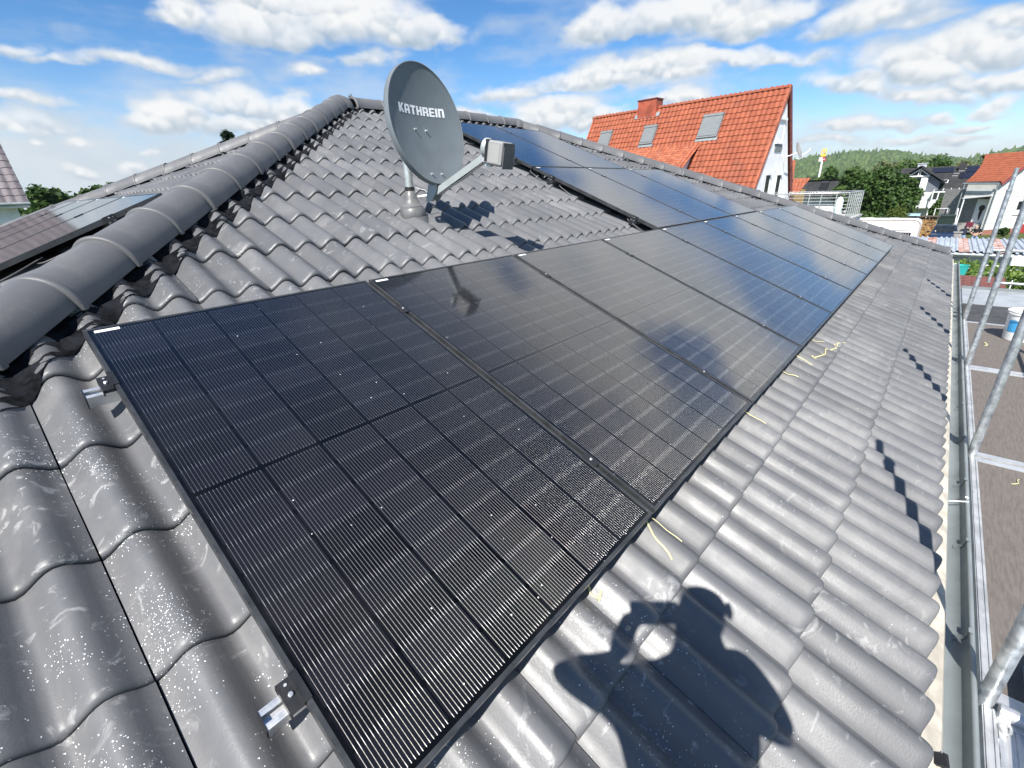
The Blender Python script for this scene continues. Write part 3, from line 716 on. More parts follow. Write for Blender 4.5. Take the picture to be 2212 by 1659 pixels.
for j in range(2):
    spots.append((S((4 + j) * (PW + GAP), 2 * (PL + GAP)), rotS, ["upper solar panel just behind the dish, left of the pair below the ridge", "upper solar panel right of the pair below the ridge, beside the far hip"][j], "solar panels in the upper row"))
XPW = 3.75
vtop = VR - 2.985
for j in range(4):
    P = OW + UW * (-(XPW + j * (PW + GAP)) - PW) + VW * (vtop - PL) + NW * (-0.04 - 0.10)
    P = A_ + VW * (-2.86 - PL) + NW * 0.05; P = np.array((P[0], XPW + j * (PW + GAP) + PW, P[2]))
    spots.append((P, rotW, ["%s solar panel from the hip on the left side roof" % q for q in ("nearest", "second", "third", "fourth")][j], "solar panels on the left side roof"))
proto = None
for (P, rt, lab, grp) in spots:
    if proto is None: o = proto = make_panel()
    else: o = copy_tree(proto)
    o.location = Vector(P); o.rotation_euler = rt
    tag(o, lab, "solar panel", grp)

# ---- rails, clamps, hooks and loose cables under the panels
def rail(fr, u0, u1, v, clamps, ends, label, h_top=-0.034):
    """aluminium rail across the slope with its clamps; fr maps slope coordinates to world"""
    root = empty("mounting_rail", fr(u0, v, -0.07), label, "mounting rail", "mounting rails under the panels")
    ex = fr(1, 0, 0) - fr(0, 0, 0); ey = fr(0, 1, 0) - fr(0, 0, 0); ez = fr(0, 0, 1) - fr(0, 0, 0)
    m = MB(); hw, t_ = 0.020, 0.0025; zt, zb = h_top, h_top - 0.042
    L_ = (u1 - u0) / 2; cu = (u0 + u1) / 2
    for (dv, z0, z1, wd) in ((-hw, zb, zt, t_), (hw, zb, zt, t_), (0, zb, zb + 2 * t_, hw - t_), (-0.0135, zt - t_ * 2, zt, 0.0045), (0.0135, zt - t_ * 2, zt, 0.0045), (0, zb + 0.018, zb + 0.018 + 2 * t_, hw - t_)):
        m.obox(fr(cu, v + dv, (z0 + z1) / 2), ex * L_, ey * wd, ez * (z1 - z0) / 2)
    m.build("rail_profile", M_ALU, root)
    for ue in ends:
        c_ = MB(); c_.obox(fr(ue, v, (zt + zb) / 2), ex * 0.0015, ey * 0.0228, ez * 0.0225); c_.build("rail_end_cap", M_BLACK, root)
    for (uc, kind) in clamps:
        c_ = MB()
        if kind == 'end':
            c_.obox(fr(uc - 0.016, v, -0.012), ex * 0.015, ey * 0.036, ez * 0.0018); c_.obox(fr(uc + 0.0042, v, 0.0034), ex * 0.0085, ey * 0.036, ez * 0.0016)
            c_.obox(fr(uc - 0.0028, v, -0.005), ex * 0.0016, ey * 0.036, ez * 0.0095); c_.obox(fr(uc - 0.031, v, -0.022), ex * 0.0018, ey * 0.036, ez * 0.012)
            c_.build("end_clamp", M_BLACK, root)
            b_ = MB(); b_.lathe([(0.0055, 0), (0.0055, 0.005), (0.004, 0.006)], fr(uc - 0.016, v, -0.0102), 8, ez); b_.lathe([(0.0035, 0), (0.0035, 0.002)], fr(uc - 0.016, v + 0.024, -0.0102), 6, ez)
            b_.build("clamp_bolt", M_ALU, root)
        else:
            c_.obox(fr(uc, v, 0.0034), ex * 0.0185, ey * 0.034, ez * 0.0016); c_.obox(fr(uc, v, -0.012), ex * 0.006, ey * 0.032, ez * 0.014)
            c_.build("mid_clamp", M_BLACK, root)
            b_ = MB(); b_.lathe([(0.0055, 0), (0.0055, 0.0035), (0.004, 0.0045)], fr(uc, v, 0.005), 8, ez); b_.build("clamp_bolt", M_ALU, root)
    for uh in np.arange(u0 + 0.5, u1 - 0.1, 1.25):
        c_ = MB(); c_.obox(fr(uh, v + 0.04, -0.095), ex * 0.015, ey * 0.003, ez * 0.022); c_.obox(fr(uh, v + 0.12, -0.114), ex * 0.015, ey * 0.08, ez * 0.003); c_.build("roof_hook", M_ALU2, root)
    return root
fs = lambda u, v, h: S(u, v, h)
step = PW + GAP
for v, w_ in ((0.29, "lower"), (1.47, "upper")):
    rail(fs, -0.075, 9 * step + 0.03, v, [(0.0, 'end')] + [(i * step - GAP / 2, 'mid') for i in range(1, 9)], (-0.0765,), "shiny %s rail of the long lower panel row, its end poking out left" % w_)
for v, w_ in ((PL + GAP + 0.29, "lower"), (PL + GAP + 1.47, "upper")):
    rail(fs, 4 * step - 0.06, 7 * step + 0.02, v, [(4 * step, 'end')] + [(i * step - GAP / 2, 'mid') for i in (5, 6)], (4 * step - 0.0615,), "%s rail under the middle row of three panels" % w_)
for v, w_ in ((2 * (PL + GAP) + 0.29, "lower"), (2 * (PL + GAP) + 1.47, "upper")):
    rail(fs, 4 * step - 0.06, 6 * step + 0.02, v, [(4 * step, 'end'), (5 * step - GAP / 2, 'mid')], (4 * step - 0.0615,), "%s rail under the two panels below the ridge" % w_)
W0 = A_.copy()
def fw(u, v, h):                                              # u along -Y measured from the panels' right edge
    return np.array((W0[0], XPW, W0[2])) + VW * (v - 2.86 - PL) + NW * (h + 0.05) + np.array((0, 1.0, 0)) * u
for v, w_ in ((0.33, "lower"), (1.40, "upper")):
    rail(fw, -0.06, 4 * step + 0.02, v, [(0.0, 'end')] + [(i * step - GAP / 2, 'mid') for i in (1, 2, 3)], (-0.0615,), "%s rail under the panels on the left side roof" % w_)
def cable(pts, label, r=0.0035, mat=M_BLACK):
    P = [np.array(p, float) for p in pts]; out = []
    for i in range(len(P) - 1):
        p0, p1, p2, p3 = P[max(i - 1, 0)], P[i], P[i + 1], P[min(i + 2, len(P) - 1)]
        for t in np.linspace(0, 1, 6, endpoint=False):
            out.append(0.5 * ((2 * p1) + (-p0 + p2) * t + (2 * p0 - 5 * p1 + 4 * p2 - p3) * t * t + (-p0 + 3 * p1 - 3 * p2 + p3) * t ** 3))
    out.append(P[-1])
    m = MB(); m.tube(out, r, 6); o = m.build("panel_cable", mat, None, 60); tag(o, label, "cable", "loose panel cables"); return o
M_CABLE = pmat("grey_cable", (0.16, 0.155, 0.15), 0.5)
e = 4 * step
for k_, (v0, lab) in enumerate([(1.98, "cable loop under the panel edge just above the lower row"), (2.95, "cable loop beside the upper clamp of the middle row"), (3.42, "cable loop by the joint of middle and upper panel rows"), (4.75, "cable loop at panel edge right behind the dish")]):
    cable([S(e + 0.06, v0 + 0.20, -0.05), S(e - 0.030, v0 + 0.16, -0.055), S(e - 0.055, v0 + 0.03, -0.072), S(e - 0.03, v0 - 0.06, -0.088), S(e + 0.06, v0 - 0.08, -0.09)], lab, 0.0035, M_CABLE)
cable([fw(0.08, 1.5, -0.05), fw(-0.04, 1.35, -0.06), fw(-0.10, 1.15, -0.075), fw(-0.09, 0.95, -0.08), fw(0.05, 0.9, -0.08)], "cable loop hanging by the clamp on the left side roof", 0.004, M_CABLE)
cable([fw(0.02, 0.95, -0.06), fw(-0.06, 0.7, -0.075), fw(-0.05, 0.4, -0.07), fw(-0.03, 0.0, -0.075), fw(0.02, -0.4, -0.075)], "long cable running under the left side panel edge", 0.004, M_CABLE)

# ---- straw coloured tie scraps along the panel edge
def scrap(pts, label, w=0.004):
    P = []
    for (u, v) in pts: P.append(S(u, v, float(wave(np.array([u]))[0]) + 0.024 + 0.003))
    m = MB(); m.tube(P, w, 5); o = m.build("straw_scrap", M_STRAW, None, 60); tag(o, label, "straw scrap", "pale yellow scraps below the panels")
def line(u0, v0, u1, v1, n=9): return [(u0 + (u1 - u0) * t + 0.004 * math.sin(9 * t), v0 + (v1 - v0) * t) for t in np.linspace(0, 1, n)]
scrap(line(1.175, 0.05, 1.13, -0.14) , "forked straw scrap by the gap of the first two panels, longest blade", 0.0038)
scrap(line(1.195, 0.0, 1.20, -0.13), "thin straw blade lying right beside the longest blade", 0.0018)
scrap(line(0.80, 0.02, 0.79, -0.045) + [(0.815, -0.03)], "short hooked straw scrap under the first panel's lower edge", 0.0038)
zz_ = [(3.62 + 0.72 * t, -0.10 - 0.10 * t + 0.018 * (-1) ** i) for i, t in enumerate(np.linspace(0, 1, 15))]
scrap(zz_, "long zigzag yellow straw lying on the tiles below the panels", 0.0042)
for i, (u, a, lab) in enumerate([(2.31, 0.15, "straw stub below the joint of second and third panel"), (3.46, 0.16, "straw stub below the joint of third and fourth panel"), (3.10, 0.13, "straw stub below the middle of the third panel"), (4.05, 0.12, "straw stub touching the zigzag straw"), (8.7, 0.14, "straw stub below the eighth panel")]):
    scrap(line(u, 0.02, u + 0.03, -a * 0.75), lab, 0.0024)

# ================================================================== satellite dish
DC = np.array((2.21658, 2.31971, 1.51755)); dn = np.array((0.12002, -0.97747, 0.17365)); dr = np.array((0.99255, 0.12187, 0)); du = np.array((-0.02116, 0.17235, 0.98481))
RA, RB = 0.3533, 0.3851
dish = empty("satellite_dish", (2.22, 2.59, 0.93), "grey satellite dish with white lettering on a roof mast", "satellite dish")
def dp(a, b, n_=0.0): return DC + dr * a + du * b + dn * n_
def bowl(a, b): return -0.060 * (1 - (a / RA) ** 2 - (b / RB) ** 2)
m = MB(); rings = []
for q in (0.02, 0.15, 0.3, 0.45, 0.6, 0.75, 0.88, 0.965, 0.985, 1.0):
    rings.append([dp(RA * q * math.cos(a), RB * q * math.sin(a), -0.060 * (1 - q * q)) for a in np.linspace(0, 2 * math.pi, 72, endpoint=False)])
m.rings(rings); m.add(rings[0], [tuple(range(72))])
reflector = m.build("reflector", M_GREYPAINT, dish, 60)
m = MB(); rings = []
for q, n_ in ((0.985, 0.0008), (0.997, 0.004), (1.008, 0.003), (1.013, -0.004), (1.015, -0.036), (1.008, -0.040), (0.96, -0.038), (0.8, -0.050), (0.5, -0.066), (0.2, -0.078), (0.02, -0.080)):
    rings.append([dp(RA * q * math.cos(a), RB * q * math.sin(a), n_) for a in np.linspace(0, 2 * math.pi, 72, endpoint=False)])
m.rings(rings); m.add(rings[-1], [tuple(range(71, -1, -1))]); m.build("dish_rim", M_GREYPAINT, dish, 50)
# block lettering, laid on the curved face
GLY = {  # strokes on a 10 x 14 grid: boxes (x0,y0,x1,y1) and slanted quads
    'K': [(0, 0, 3.6, 14)], 'A': [(0, 0, 3.4, 11), (6.6, 0, 10, 11), (1.0, 10.8, 9.0, 14), (3.4, 4.0, 6.6, 6.8)], 'T': [(0, 10.8, 10, 14), (3.3, 0, 6.7, 10.8)], 'H': [(0, 0, 3.4, 14), (6.6, 0, 10, 14), (3.4, 5.6, 6.6, 8.6)],
    'R': [(0, 0, 3.4, 14), (3.4, 11.2, 9.2, 14), (6.6, 7.4, 10, 11.2), (3.4, 5.0, 9.2, 7.4), (6.6, 0, 10, 5.0)], 'E': [(0, 0, 3.4, 14), (3.4, 11.2, 9.2, 14), (3.4, 5.7, 8.6, 8.4), (3.4, 0, 9.2, 2.8)], 'I': [(0, 0, 3.4, 14)], 'N': [(0, 0, 3.4, 14), (3.4, 10.8, 9.2, 14), (6.6, 0, 10, 10.8)]}
WID = {'I': 3.4, 'E': 9.2}
m = MB(); txt = "KATHREIN"; tot = sum(WID.get(c_, 10) + 1.5 for c_ in txt) - 1.5
x0, x1, yb, yt = -0.222, 0.222, 0.074, 0.130; sx = (x1 - x0) / tot; sy = (yt - yb) / 14; cx = 0.0
def face_pt(a, b): return dp(a, b, bowl(a, b) + 0.0022)
for c_ in txt:
    for (a, b, c2, d2) in GLY[c_]:
        n_ = max(1, int((c2 - a) / 2)); k_ = max(1, int((d2 - b) / 3))
        for i in range(n_):
            for j in range(k_):
                xa, xb = a + (c2 - a) * i / n_, a + (c2 - a) * (i + 1) / n_; ya, yb2 = b + (d2 - b) * j / k_, b + (d2 - b) * (j + 1) / k_
                m.quad(*[face_pt(x0 + (cx + px) * sx, yb + py * sy) for px, py in ((xa, ya), (xb, ya), (xb, yb2), (xa, yb2))])
    if c_ == 'K':
        for qd in ([(3.3, 6.2), (3.3, 8.4), (6.6, 14), (10.2, 14), (6.0, 7.3)], [(3.3, 8.2), (3.3, 6.0), (6.6, 0), (10.4, 0), (6.0, 7.3)]):
            m.add([face_pt(x0 + (cx + px) * sx, yb + py * sy) for px, py in qd], [tuple(range(5))])
    cx += WID.get(c_, 10) + 1.5
bm = bmesh.new(); o = m.build("lettering", pmat("white_lettering", (0.85, 0.85, 0.85), 0.5, 0, 0.02), reflector); bm.free()
# bolts
for (a, b) in ((-0.093, -0.02), (0.018, -0.022), (-0.06, -0.318), (0.045, -0.318)):
    c_ = MB(); z0 = bowl(a, b); c_.lathe([(0.008, 0), (0.008, 0.003), (0.0045, 0.003), (0.0045, 0.020), (0.001, 0.021)], dp(a, b, z0), 10, dn); c_.build("bolt", M_ALU, dish, 40)
mast_x, mast_y = 2.205, 2.60
m = MB(); m.tube([(mast_x, mast_y, 0.95), (mast_x, mast_y, 1.62)], 0.030, 20); m.build("mast", M_MAST, dish, 60)
m = MB(); m.lathe([(0.031, 0.0), (0.036, 0.002), (0.036, 0.03), (0.031, 0.032)], (mast_x, mast_y, 1.095), 20); m.build("mast_seal", M_BLACK, dish, 50)
m = MB()
m.lathe([(0.0335, 1.10), (0.036, 1.098), (0.045, 1.055), (0.052, 1.035), (0.058, 1.033), (0.075, 0.995), (0.083, 0.990), (0.086, 0.975), (0.083, 0.965)], (mast_x, mast_y, 0), 28)
m.lathe([(0.083, 0.975), (0.089, 0.972), (0.093, 0.945), (0.095, 0.93)], (mast_x, mast_y, 0), 28)
bt = np.array((mast_x, mast_y, 0.965)); fd = -VS * 0.35 + NS * -0.94; fd /= np.linalg.norm(fd)
m.lathe([(0.086, -0.01), (0.096, 0.01), (0.103, 0.055), (0.100, 0.06), (0.106, 0.063), (0.118, 0.15), (0.125, 0.20)], bt + np.array((0.0, -0.005, 0.0)), 30, fd + np.array((0.10, -0.10, 0)))
m.build("roof_boot", M_FLASH, dish, 45)
# flashing tile around the boot
m = MB(); rows_ = []
for v in np.linspace(2.42, 2.96, 10):
    rows_.append([S(u, v, float(wave(np.array([u]))[0]) + 0.030 - 0.006 * (abs(u - 2.23) > 0.26)) for u in np.linspace(2.23 - 0.30, 2.23 + 0.30, 30)])
# bracket, arm, receiver
m = MB()
m.obox(dp(0, -0.02, -0.16), dr * 0.055, du * 0.075, dn * 0.05); m.obox(dp(0, -0.05, -0.235), dr * 0.045, du * 0.06, dn * 0.03)
m.build("bracket", M_GREYLIGHT, dish, 30)
m = MB()
for sx_ in (-0.042, 0.042):
    m.prism([dp(sx_, -0.34, -0.065), dp(sx_, -0.46, -0.135), dp(sx_, -0.485, -0.125), dp(sx_, -0.487, -0.09), dp(sx_, -0.44, -0.03), dp(sx_, -0.385, 0.0)], dr * 0.003)
m.obox(dp(0, -0.43, -0.11), dr * 0.042, (du * 0.05 + dn * 0.03), dn * 0.002)
m.build("arm_cheek", M_GREYLIGHT, dish, 30)
a0, a1 = dp(0, -0.442, -0.075), dp(0, -0.312, 0.455); ad = (a1 - a0); aL = np.linalg.norm(ad); ad /= aL; ap = np.cross(dr, ad)
m = MB(); mid_ = (a0 + a1) / 2
hwid = 0.029
if ap[2] < 0: ap = -ap
m.obox(mid_ + ap * 0.021, ad * aL / 2, dr * hwid, ap * 0.0015)
for s_ in (-1, 1): m.obox(mid_ + dr * s_ * (hwid - 0.0015) - ap * 0.0002, ad * aL / 2, dr * 0.0015, ap * 0.0195)
m.build("feed_arm", M_GREYLIGHT, dish, 30)
for j_, s_ in enumerate((-0.018, -0.006, 0.006, 0.018)):
    m = MB(); m.tube([a0 + dr * s_ - ap * 0.012 + ad * 0.02, mid_ + dr * s_ * 1.1 - ap * (0.020 + 0.004 * (j_ % 2)), a1 + dr * s_ - ap * 0.014, dp(s_, -0.325, 0.52)], 0.0042, 6)
    m.build("coax_cable", M_WHITE if j_ % 2 else M_BLACK, dish, 60)
# receiver block: rounded cap, neck ring, square housing with a panel line
m = MB(); f0 = dp(0, -0.262, 0.455); fdir = dn * 0.93 - du * 0.37; fdir /= np.linalg.norm(fdir); fup = np.cross(dr, fdir); fup = fup if fup[2] > 0 else -fup
m.lathe([(0.022, -0.012), (0.048, -0.004), (0.060, 0.006), (0.060, 0.028), (0.054, 0.036)], f0 - fdir * 0.01, 28, fdir); m.build("feed_horn_cap", M_GREYLIGHT, dish, 45)
def fb(r_, u_, f_): return f0 + dr * r_ + fup * u_ + fdir * f_
m = MB(); m.obox(fb(0, -0.012, 0.038), dr * 0.050, fup * 0.066, fdir * 0.012); m.build("feed_collar", M_BLACK, dish, 40)
m = MB()
m.rings([[fb(a, b - 0.02, f_) for (a, b) in ((-w1, -w2 + 0.01), (-w1 + 0.01, -w2), (w1 - 0.01, -w2), (w1, -w2 + 0.01), (w1, w2 - 0.01), (w1 - 0.01, w2), (-w1 + 0.01, w2), (-w1, w2 - 0.01))] for (f_, w1, w2) in ((0.05, 0.052, 0.066), (0.058, 0.058, 0.072), (0.160, 0.058, 0.072), (0.168, 0.054, 0.068))], caps=True)
m.build("receiver_housing", M_LNB, dish, 30)
m = MB(); m.obox(fb(0, -0.022, 0.105), dr * 0.0605, fup * 0.055, fdir * 0.043); m.build("receiver_panel", pmat("lnb_panel_grey", (0.31, 0.305, 0.29), 0.5, 0, 0.04), dish, 40)
m = MB(); m.obox(fb(0, -0.008, 0.174), dr * 0.062, fup * 0.055, fdir * 0.005); m.obox(fb(0, -0.040, 0.183), dr * 0.060, fup * 0.062, fdir * 0.003); m.build("receiver_back", pmat("lnb_back_grey", (0.10, 0.10, 0.10), 0.5), dish, 30)
m = MB(); m.obox(fb(0, -0.088, 0.035), dr * 0.02, fup * 0.018, fdir * 0.02); m.obox(fb(-0.03, -0.070, 0.018), dr * 0.003, fup * 0.012, fdir * 0.022); m.obox(fb(0.03, -0.070, 0.018), dr * 0.003, fup * 0.012, fdir * 0.022); m.build("feed_clamp", M_ALU2, dish, 30)
m = MB(); m.tube([(mast_x + 0.05, mast_y - 0.03, 1.055), (mast_x + 0.09, mast_y - 0.10, 1.062), (mast_x + 0.12, mast_y - 0.16, 1.05), (mast_x + 0.10, mast_y - 0.20, 1.06)], 0.010, 8); m.build("cable_sleeve", M_WHITE, dish, 60)
m = MB(); m.tube([(mast_x + 0.04, mast_y - 0.02, 1.12), (mast_x + 0.10, mast_y - 0.06, 1.10), (mast_x + 0.13, mast_y - 0.07, 1.07)], 0.003, 6); m.build("cable_tie", M_WHITE, dish)

# bright aluminium strip lying beside the near hip on the left slope
m = MB(); y_ = 2.24
for_ = lambda x, dy, h: np.array((x, y_ + dy, A_[2] - (A_[0] - x) * math.tan(TH))) + NW * h
m.hexa([for_(-1.0, -0.05, 0.02), for_(0.03, -0.05, 0.02), for_(0.03, 0.06, 0.02), for_(-1.0, 0.06, 0.02), for_(-1.0, -0.05, 0.05), for_(0.03, -0.05, 0.05), for_(0.03, 0.06, 0.05), for_(-1.0, 0.06, 0.05)])
tag(m.build("aluminium_strip", M_ALU2), "bright aluminium strip lying beyond the near hip tiles at the left edge", "metal strip")

# ================================================================== scaffold along the eave
ZD = -0.636                                                   # top of the decking
M_PLY = pmat("scaffold_plywood", (0.165, 0.142, 0.122), 0.8, 0, 0.25, 16, 0.4, 60, col2=(0.120, 0.104, 0.092), streak=(0.7, 6, 1))
scaf = empty("scaffold", (3.7, -1.35, G), "galvanised tube scaffold with plywood decks standing along the eave", "scaffold")
YI, YO, D0, D1 = -1.030, -1.80, -1.022, -1.735
XJ = [-4.52, -2.45, -0.38, 1.685, 3.77, 5.84, 7.93]
for i, x in enumerate(XJ):
    for y, ztop in ((YI, 1.13 if x > 0 else -0.45), (YO, 0.52)):
        if y == YI and x < 0: continue
        m = MB(); m.tube([(x, y, G), (x, y, 0.90 if y == YI else ztop)], 0.0242, 18)
        p_ = m.build("standard", M_GALV, scaf, 60)
        if y == YI:
            c_ = MB(); c_.tube([(x, y, 0.88), (x, y, ztop)], 0.0195, 16); c_.tube([(x, y, ztop), (x, y, ztop + 0.004)], 0.0175, 16); c_.build("spigot", M_GALV, p_, 60)
            c_ = MB(); c_.lathe([(0.0245, 0), (0.0285, 0.002), (0.0285, 0.016), (0.0245, 0.018)], (x, y, 0.885), 18); c_.build("collar", M_GALV, p_, 50)
        for zz in ((ZD + 0.50, ZD + 1.0) if y == YO else ()):
            c_ = MB(); c_.obox((x, y + 0.028, zz), (0.014, 0, 0), (0, 0.010, 0), (0, 0, 0.022)); c_.obox((x, y + 0.030, zz + 0.030), (0.006, 0, 0), (0, 0.004, 0), (0, 0, 0.014)); c_.build("wedge_cup", M_GALV, p_, 40)
        c_ = MB(); c_.tube([(x - 0.05, y - 0.05, G + 0.004), (x + 0.05, y + 0.05, G + 0.004)], 0.01, 6); c_.box((x - 0.075, y - 0.075, G), (x + 0.075, y + 0.075, G + 0.006)); c_.build("base_plate", M_GALV, p_)
    if x > 0:                                                   # transom carrying the deck ends
        m = MB(); m.tube([(x, YI - 0.022, ZD - 0.055), (x, YO + 0.022, ZD - 0.055)], 0.022, 14); m.build("transom", M_GALV, scaf, 60)
for i in range(len(XJ) - 1):
    xa, xb = XJ[i] + 0.022, XJ[i + 1] - 0.022
    d_ = MB(); d_.box((xa + 0.05, D1 + 0.036, ZD - 0.010), (xb - 0.05, D0 - 0.036, ZD - 0.001))
    ply = i >= 3
    if ply: dk = d_.build("deck_board", M_PLY, scaf)
    else:
        d_ = MB(); prof_ = []
        n_ = 30
        for q in range(n_):
            y0 = D1 + 0.037 + (D0 - D1 - 0.074) * q / n_; wy = (D0 - D1 - 0.074) / n_
            prof_ += [(y0, ZD - 0.007), (y0 + wy * 0.30, ZD - 0.007), (y0 + wy * 0.42, ZD - 0.001), (y0 + wy * 0.88, ZD - 0.001)]
        d_.rings([[(x, y, z) for (y, z) in prof_] for x in (xa + 0.05, xb - 0.05)], closed=False); dk = d_.build("deck_board", M_ALU, scaf)
    for (ya, yb) in ((D0 - 0.036, D0), (D1, D1 + 0.036)):
        f_ = MB(); f_.box((xa, ya, ZD - 0.075), (xb, yb, ZD + 0.001)); f_.box((xa, ya + 0.004, ZD + 0.001), (xb, ya + 0.010, ZD + 0.006)); f_.box((xa, yb - 0.010, ZD + 0.001), (xb, yb - 0.004, ZD + 0.006)); f_.build("deck_side_rail", M_ALU2, dk)
    for xe in (xa, xb - 0.05):
        f_ = MB(); f_.box((xe, D1 + 0.0365, ZD - 0.060), (xe + 0.05, D0 - 0.0365, ZD + 0.002)); f_.build("deck_end_rail", M_ALU, dk)
    for (zz) in (ZD + 0.50, ZD + 1.0):
        g_ = MB(); g_.tube([(XJ[i] + 0.02, YO + 0.045, zz), (XJ[i + 1] - 0.02, YO + 0.045, zz)], 0.0168, 12); g_.build("guard_rail", M_GALV, scaf, 60)
    t_ = MB(); t_.box((XJ[i] + 0.03, YO + 0.026, ZD + 0.008), (XJ[i + 1] - 0.03, YO + 0.052, ZD + 0.155)); t_.build("toe_board", pmat("toe_board_wood", (0.34, 0.25, 0.15), 0.75, 0, 0.2, 6, streak=(1, 8, 8)), scaf)
    b_ = MB(); b_.tube([(XJ[i] + 0.03, YO - 0.045, G + 0.3), (XJ[i + 1] - 0.03, YO - 0.045, ZD - 0.1)], 0.021, 12)
    if i % 2 == 0: b_.build("diagonal_brace", M_GALV, scaf, 60)
xe = XJ[-1]
for pts in ([(xe, YI - 0.02, 0.232), (xe, YO + 0.02, 0.240)], [(xe, YI - 0.16, -0.142), (xe, YO + 0.02, -0.140)], [(xe, YI - 0.095, 0.225), (xe, YI - 0.095, -0.142)]):
    g_ = MB(); g_.tube(pts, 0.0168, 12); g_.build("end_guard", M_GALV, scaf, 60)
g_ = MB(); g_.obox((xe - 0.003, YI - 0.012, 0.232), (0.034, 0, 0), (0, 0.026, 0), (0, 0, 0.026)); g_.build("coupler", M_GALV, scaf, 40)
# round tube and ring at the near deck joint
g_ = MB(); g_.tube([(XJ[3] - 0.03, YI - 0.030, ZD + 0.018), (XJ[3] - 0.03, YO, ZD + 0.018)], 0.024, 18); g_.build("deck_tube", M_ALU, scaf, 60)
g_ = MB()
for a in range(1): g_.tube([(XJ[3] - 0.085 + 0.022 * math.cos(q), YI - 0.045 + 0.015 * math.sin(q), ZD + 0.008) for q in np.linspace(0, 2 * math.pi, 17)], 0.004, 6)
g_.build("lashing_ring", M_ALU, scaf, 60)
# aluminium channel left lying on its edge on the deck
m = MB(); m.obox((1.28, -1.145, ZD + 0.125), (0.66, -0.012, 0), (0.0006, 0.018, 0), (0, 0, 0.0015)); m.obox((1.28, -1.129, ZD + 0.062), (0.66, -0.012, 0), (0, 0.0015, 0), (0, 0, 0.0615)); m.obox((1.28, -1.161, ZD + 0.062), (0.66, -0.012, 0), (0, 0.0015, 0), (0, 0, 0.0615))
tag(m.build("aluminium_channel", pmat("blue_grey_aluminium", (0.55, 0.63, 0.74), 0.38, 0.7, 0.08)), "long blue grey aluminium channel on its edge on the near scaffold deck", "metal channel")
# bits of wire and straw on the deck
for k_, (x, y, a, l_) in enumerate([(3.48, -1.20, 0.5, 0.10), (4.85, -1.14, 0.2, 0.12), (4.70, -1.165, 0.05, 0.11), (6.75, -1.19, 0.1, 0.14)]):
    pts = [(x + l_ * t * math.cos(a), y - l_ * t * math.sin(a) - 0.012 * math.sin(5 * t), ZD + 0.004) for t in np.linspace(0, 1, 8)]
    m = MB(); m.tube(pts, 0.0025 if k_ != 3 else 0.006, 5)
    tag(m.build("wire_scrap", M_STRAW if k_ in (0, 3) else M_BLACK), ["pale bent scrap of straw on the second plywood deck", "dark bent wire scrap on the middle deck, farther of two", "dark bent wire scrap on the middle deck, nearer of two", "pale stick lying on the far deck before the bucket"][k_], "scrap", "scraps on the scaffold deck")
# pale rag strip twisted round the gutter
m = MB(); m.tube([(2.98, -0.868, -0.505), (2.95, -0.90, -0.585), (2.96, -0.935, -0.575), (2.985, -0.975, -0.575), (3.0, -0.990, -0.578)], 0.0035, 6); m.tube([(3.05, -0.980, -0.578), (3.045, -0.992, -0.580)], 0.006, 6)
tag(m.build("tie_strip", pmat("pale_plastic_strip", (0.70, 0.72, 0.70), 0.4)), "pale plastic strip looped across the zinc gutter", "strip")

# ---- bucket
bk = empty("bucket", (7.22, -1.47, ZD), "white plastic bucket with a blue label on the scaffold deck", "bucket")
M_PLAST = pmat("white_bucket_plastic", (0.82, 0.82, 0.80), 0.35, 0, 0.03)
m = MB(); m.lathe([(0.128, 0.0), (0.134, 0.004), (0.152, 0.285), (0.160, 0.287), (0.160, 0.300), (0.153, 0.302), (0.149, 0.296), (0.132, 0.02), (0.001, 0.02)], (7.22, -1.47, ZD + 0.001), 40); m.build("bucket_body", M_PLAST, bk, 40)
m = MB(); m.rings([[(7.22 + r_ * math.cos(a), -1.47 + r_ * math.sin(a), ZD + z_) for (r_, z_) in ((0.1415, 0.10), (0.1495, 0.23))] for a in np.linspace(R_(120), R_(185), 12)], closed=False); m.build("bucket_label", pmat("blue_label", (0.06, 0.35, 0.66), 0.4), bk, 60)
m = MB(); m.tube([(7.22 + 0.162 * math.cos(a), -1.47 + 0.162 * math.sin(a) , ZD + 0.275 - 0.05 * math.sin((a - R_(90)) )) for a in np.linspace(R_(90), R_(270), 16)], 0.003, 6); m.build("bucket_handle", M_GALV, bk, 60)
m = MB(); m.lathe([(0.10, 0.0), (0.166, 0.003), (0.168, 0.016), (0.15, 0.018), (0.148, 0.012), (0.001, 0.012)], (7.24, -1.475, ZD + 0.304), 36); m.build("bucket_lid", M_PLAST, bk, 40)

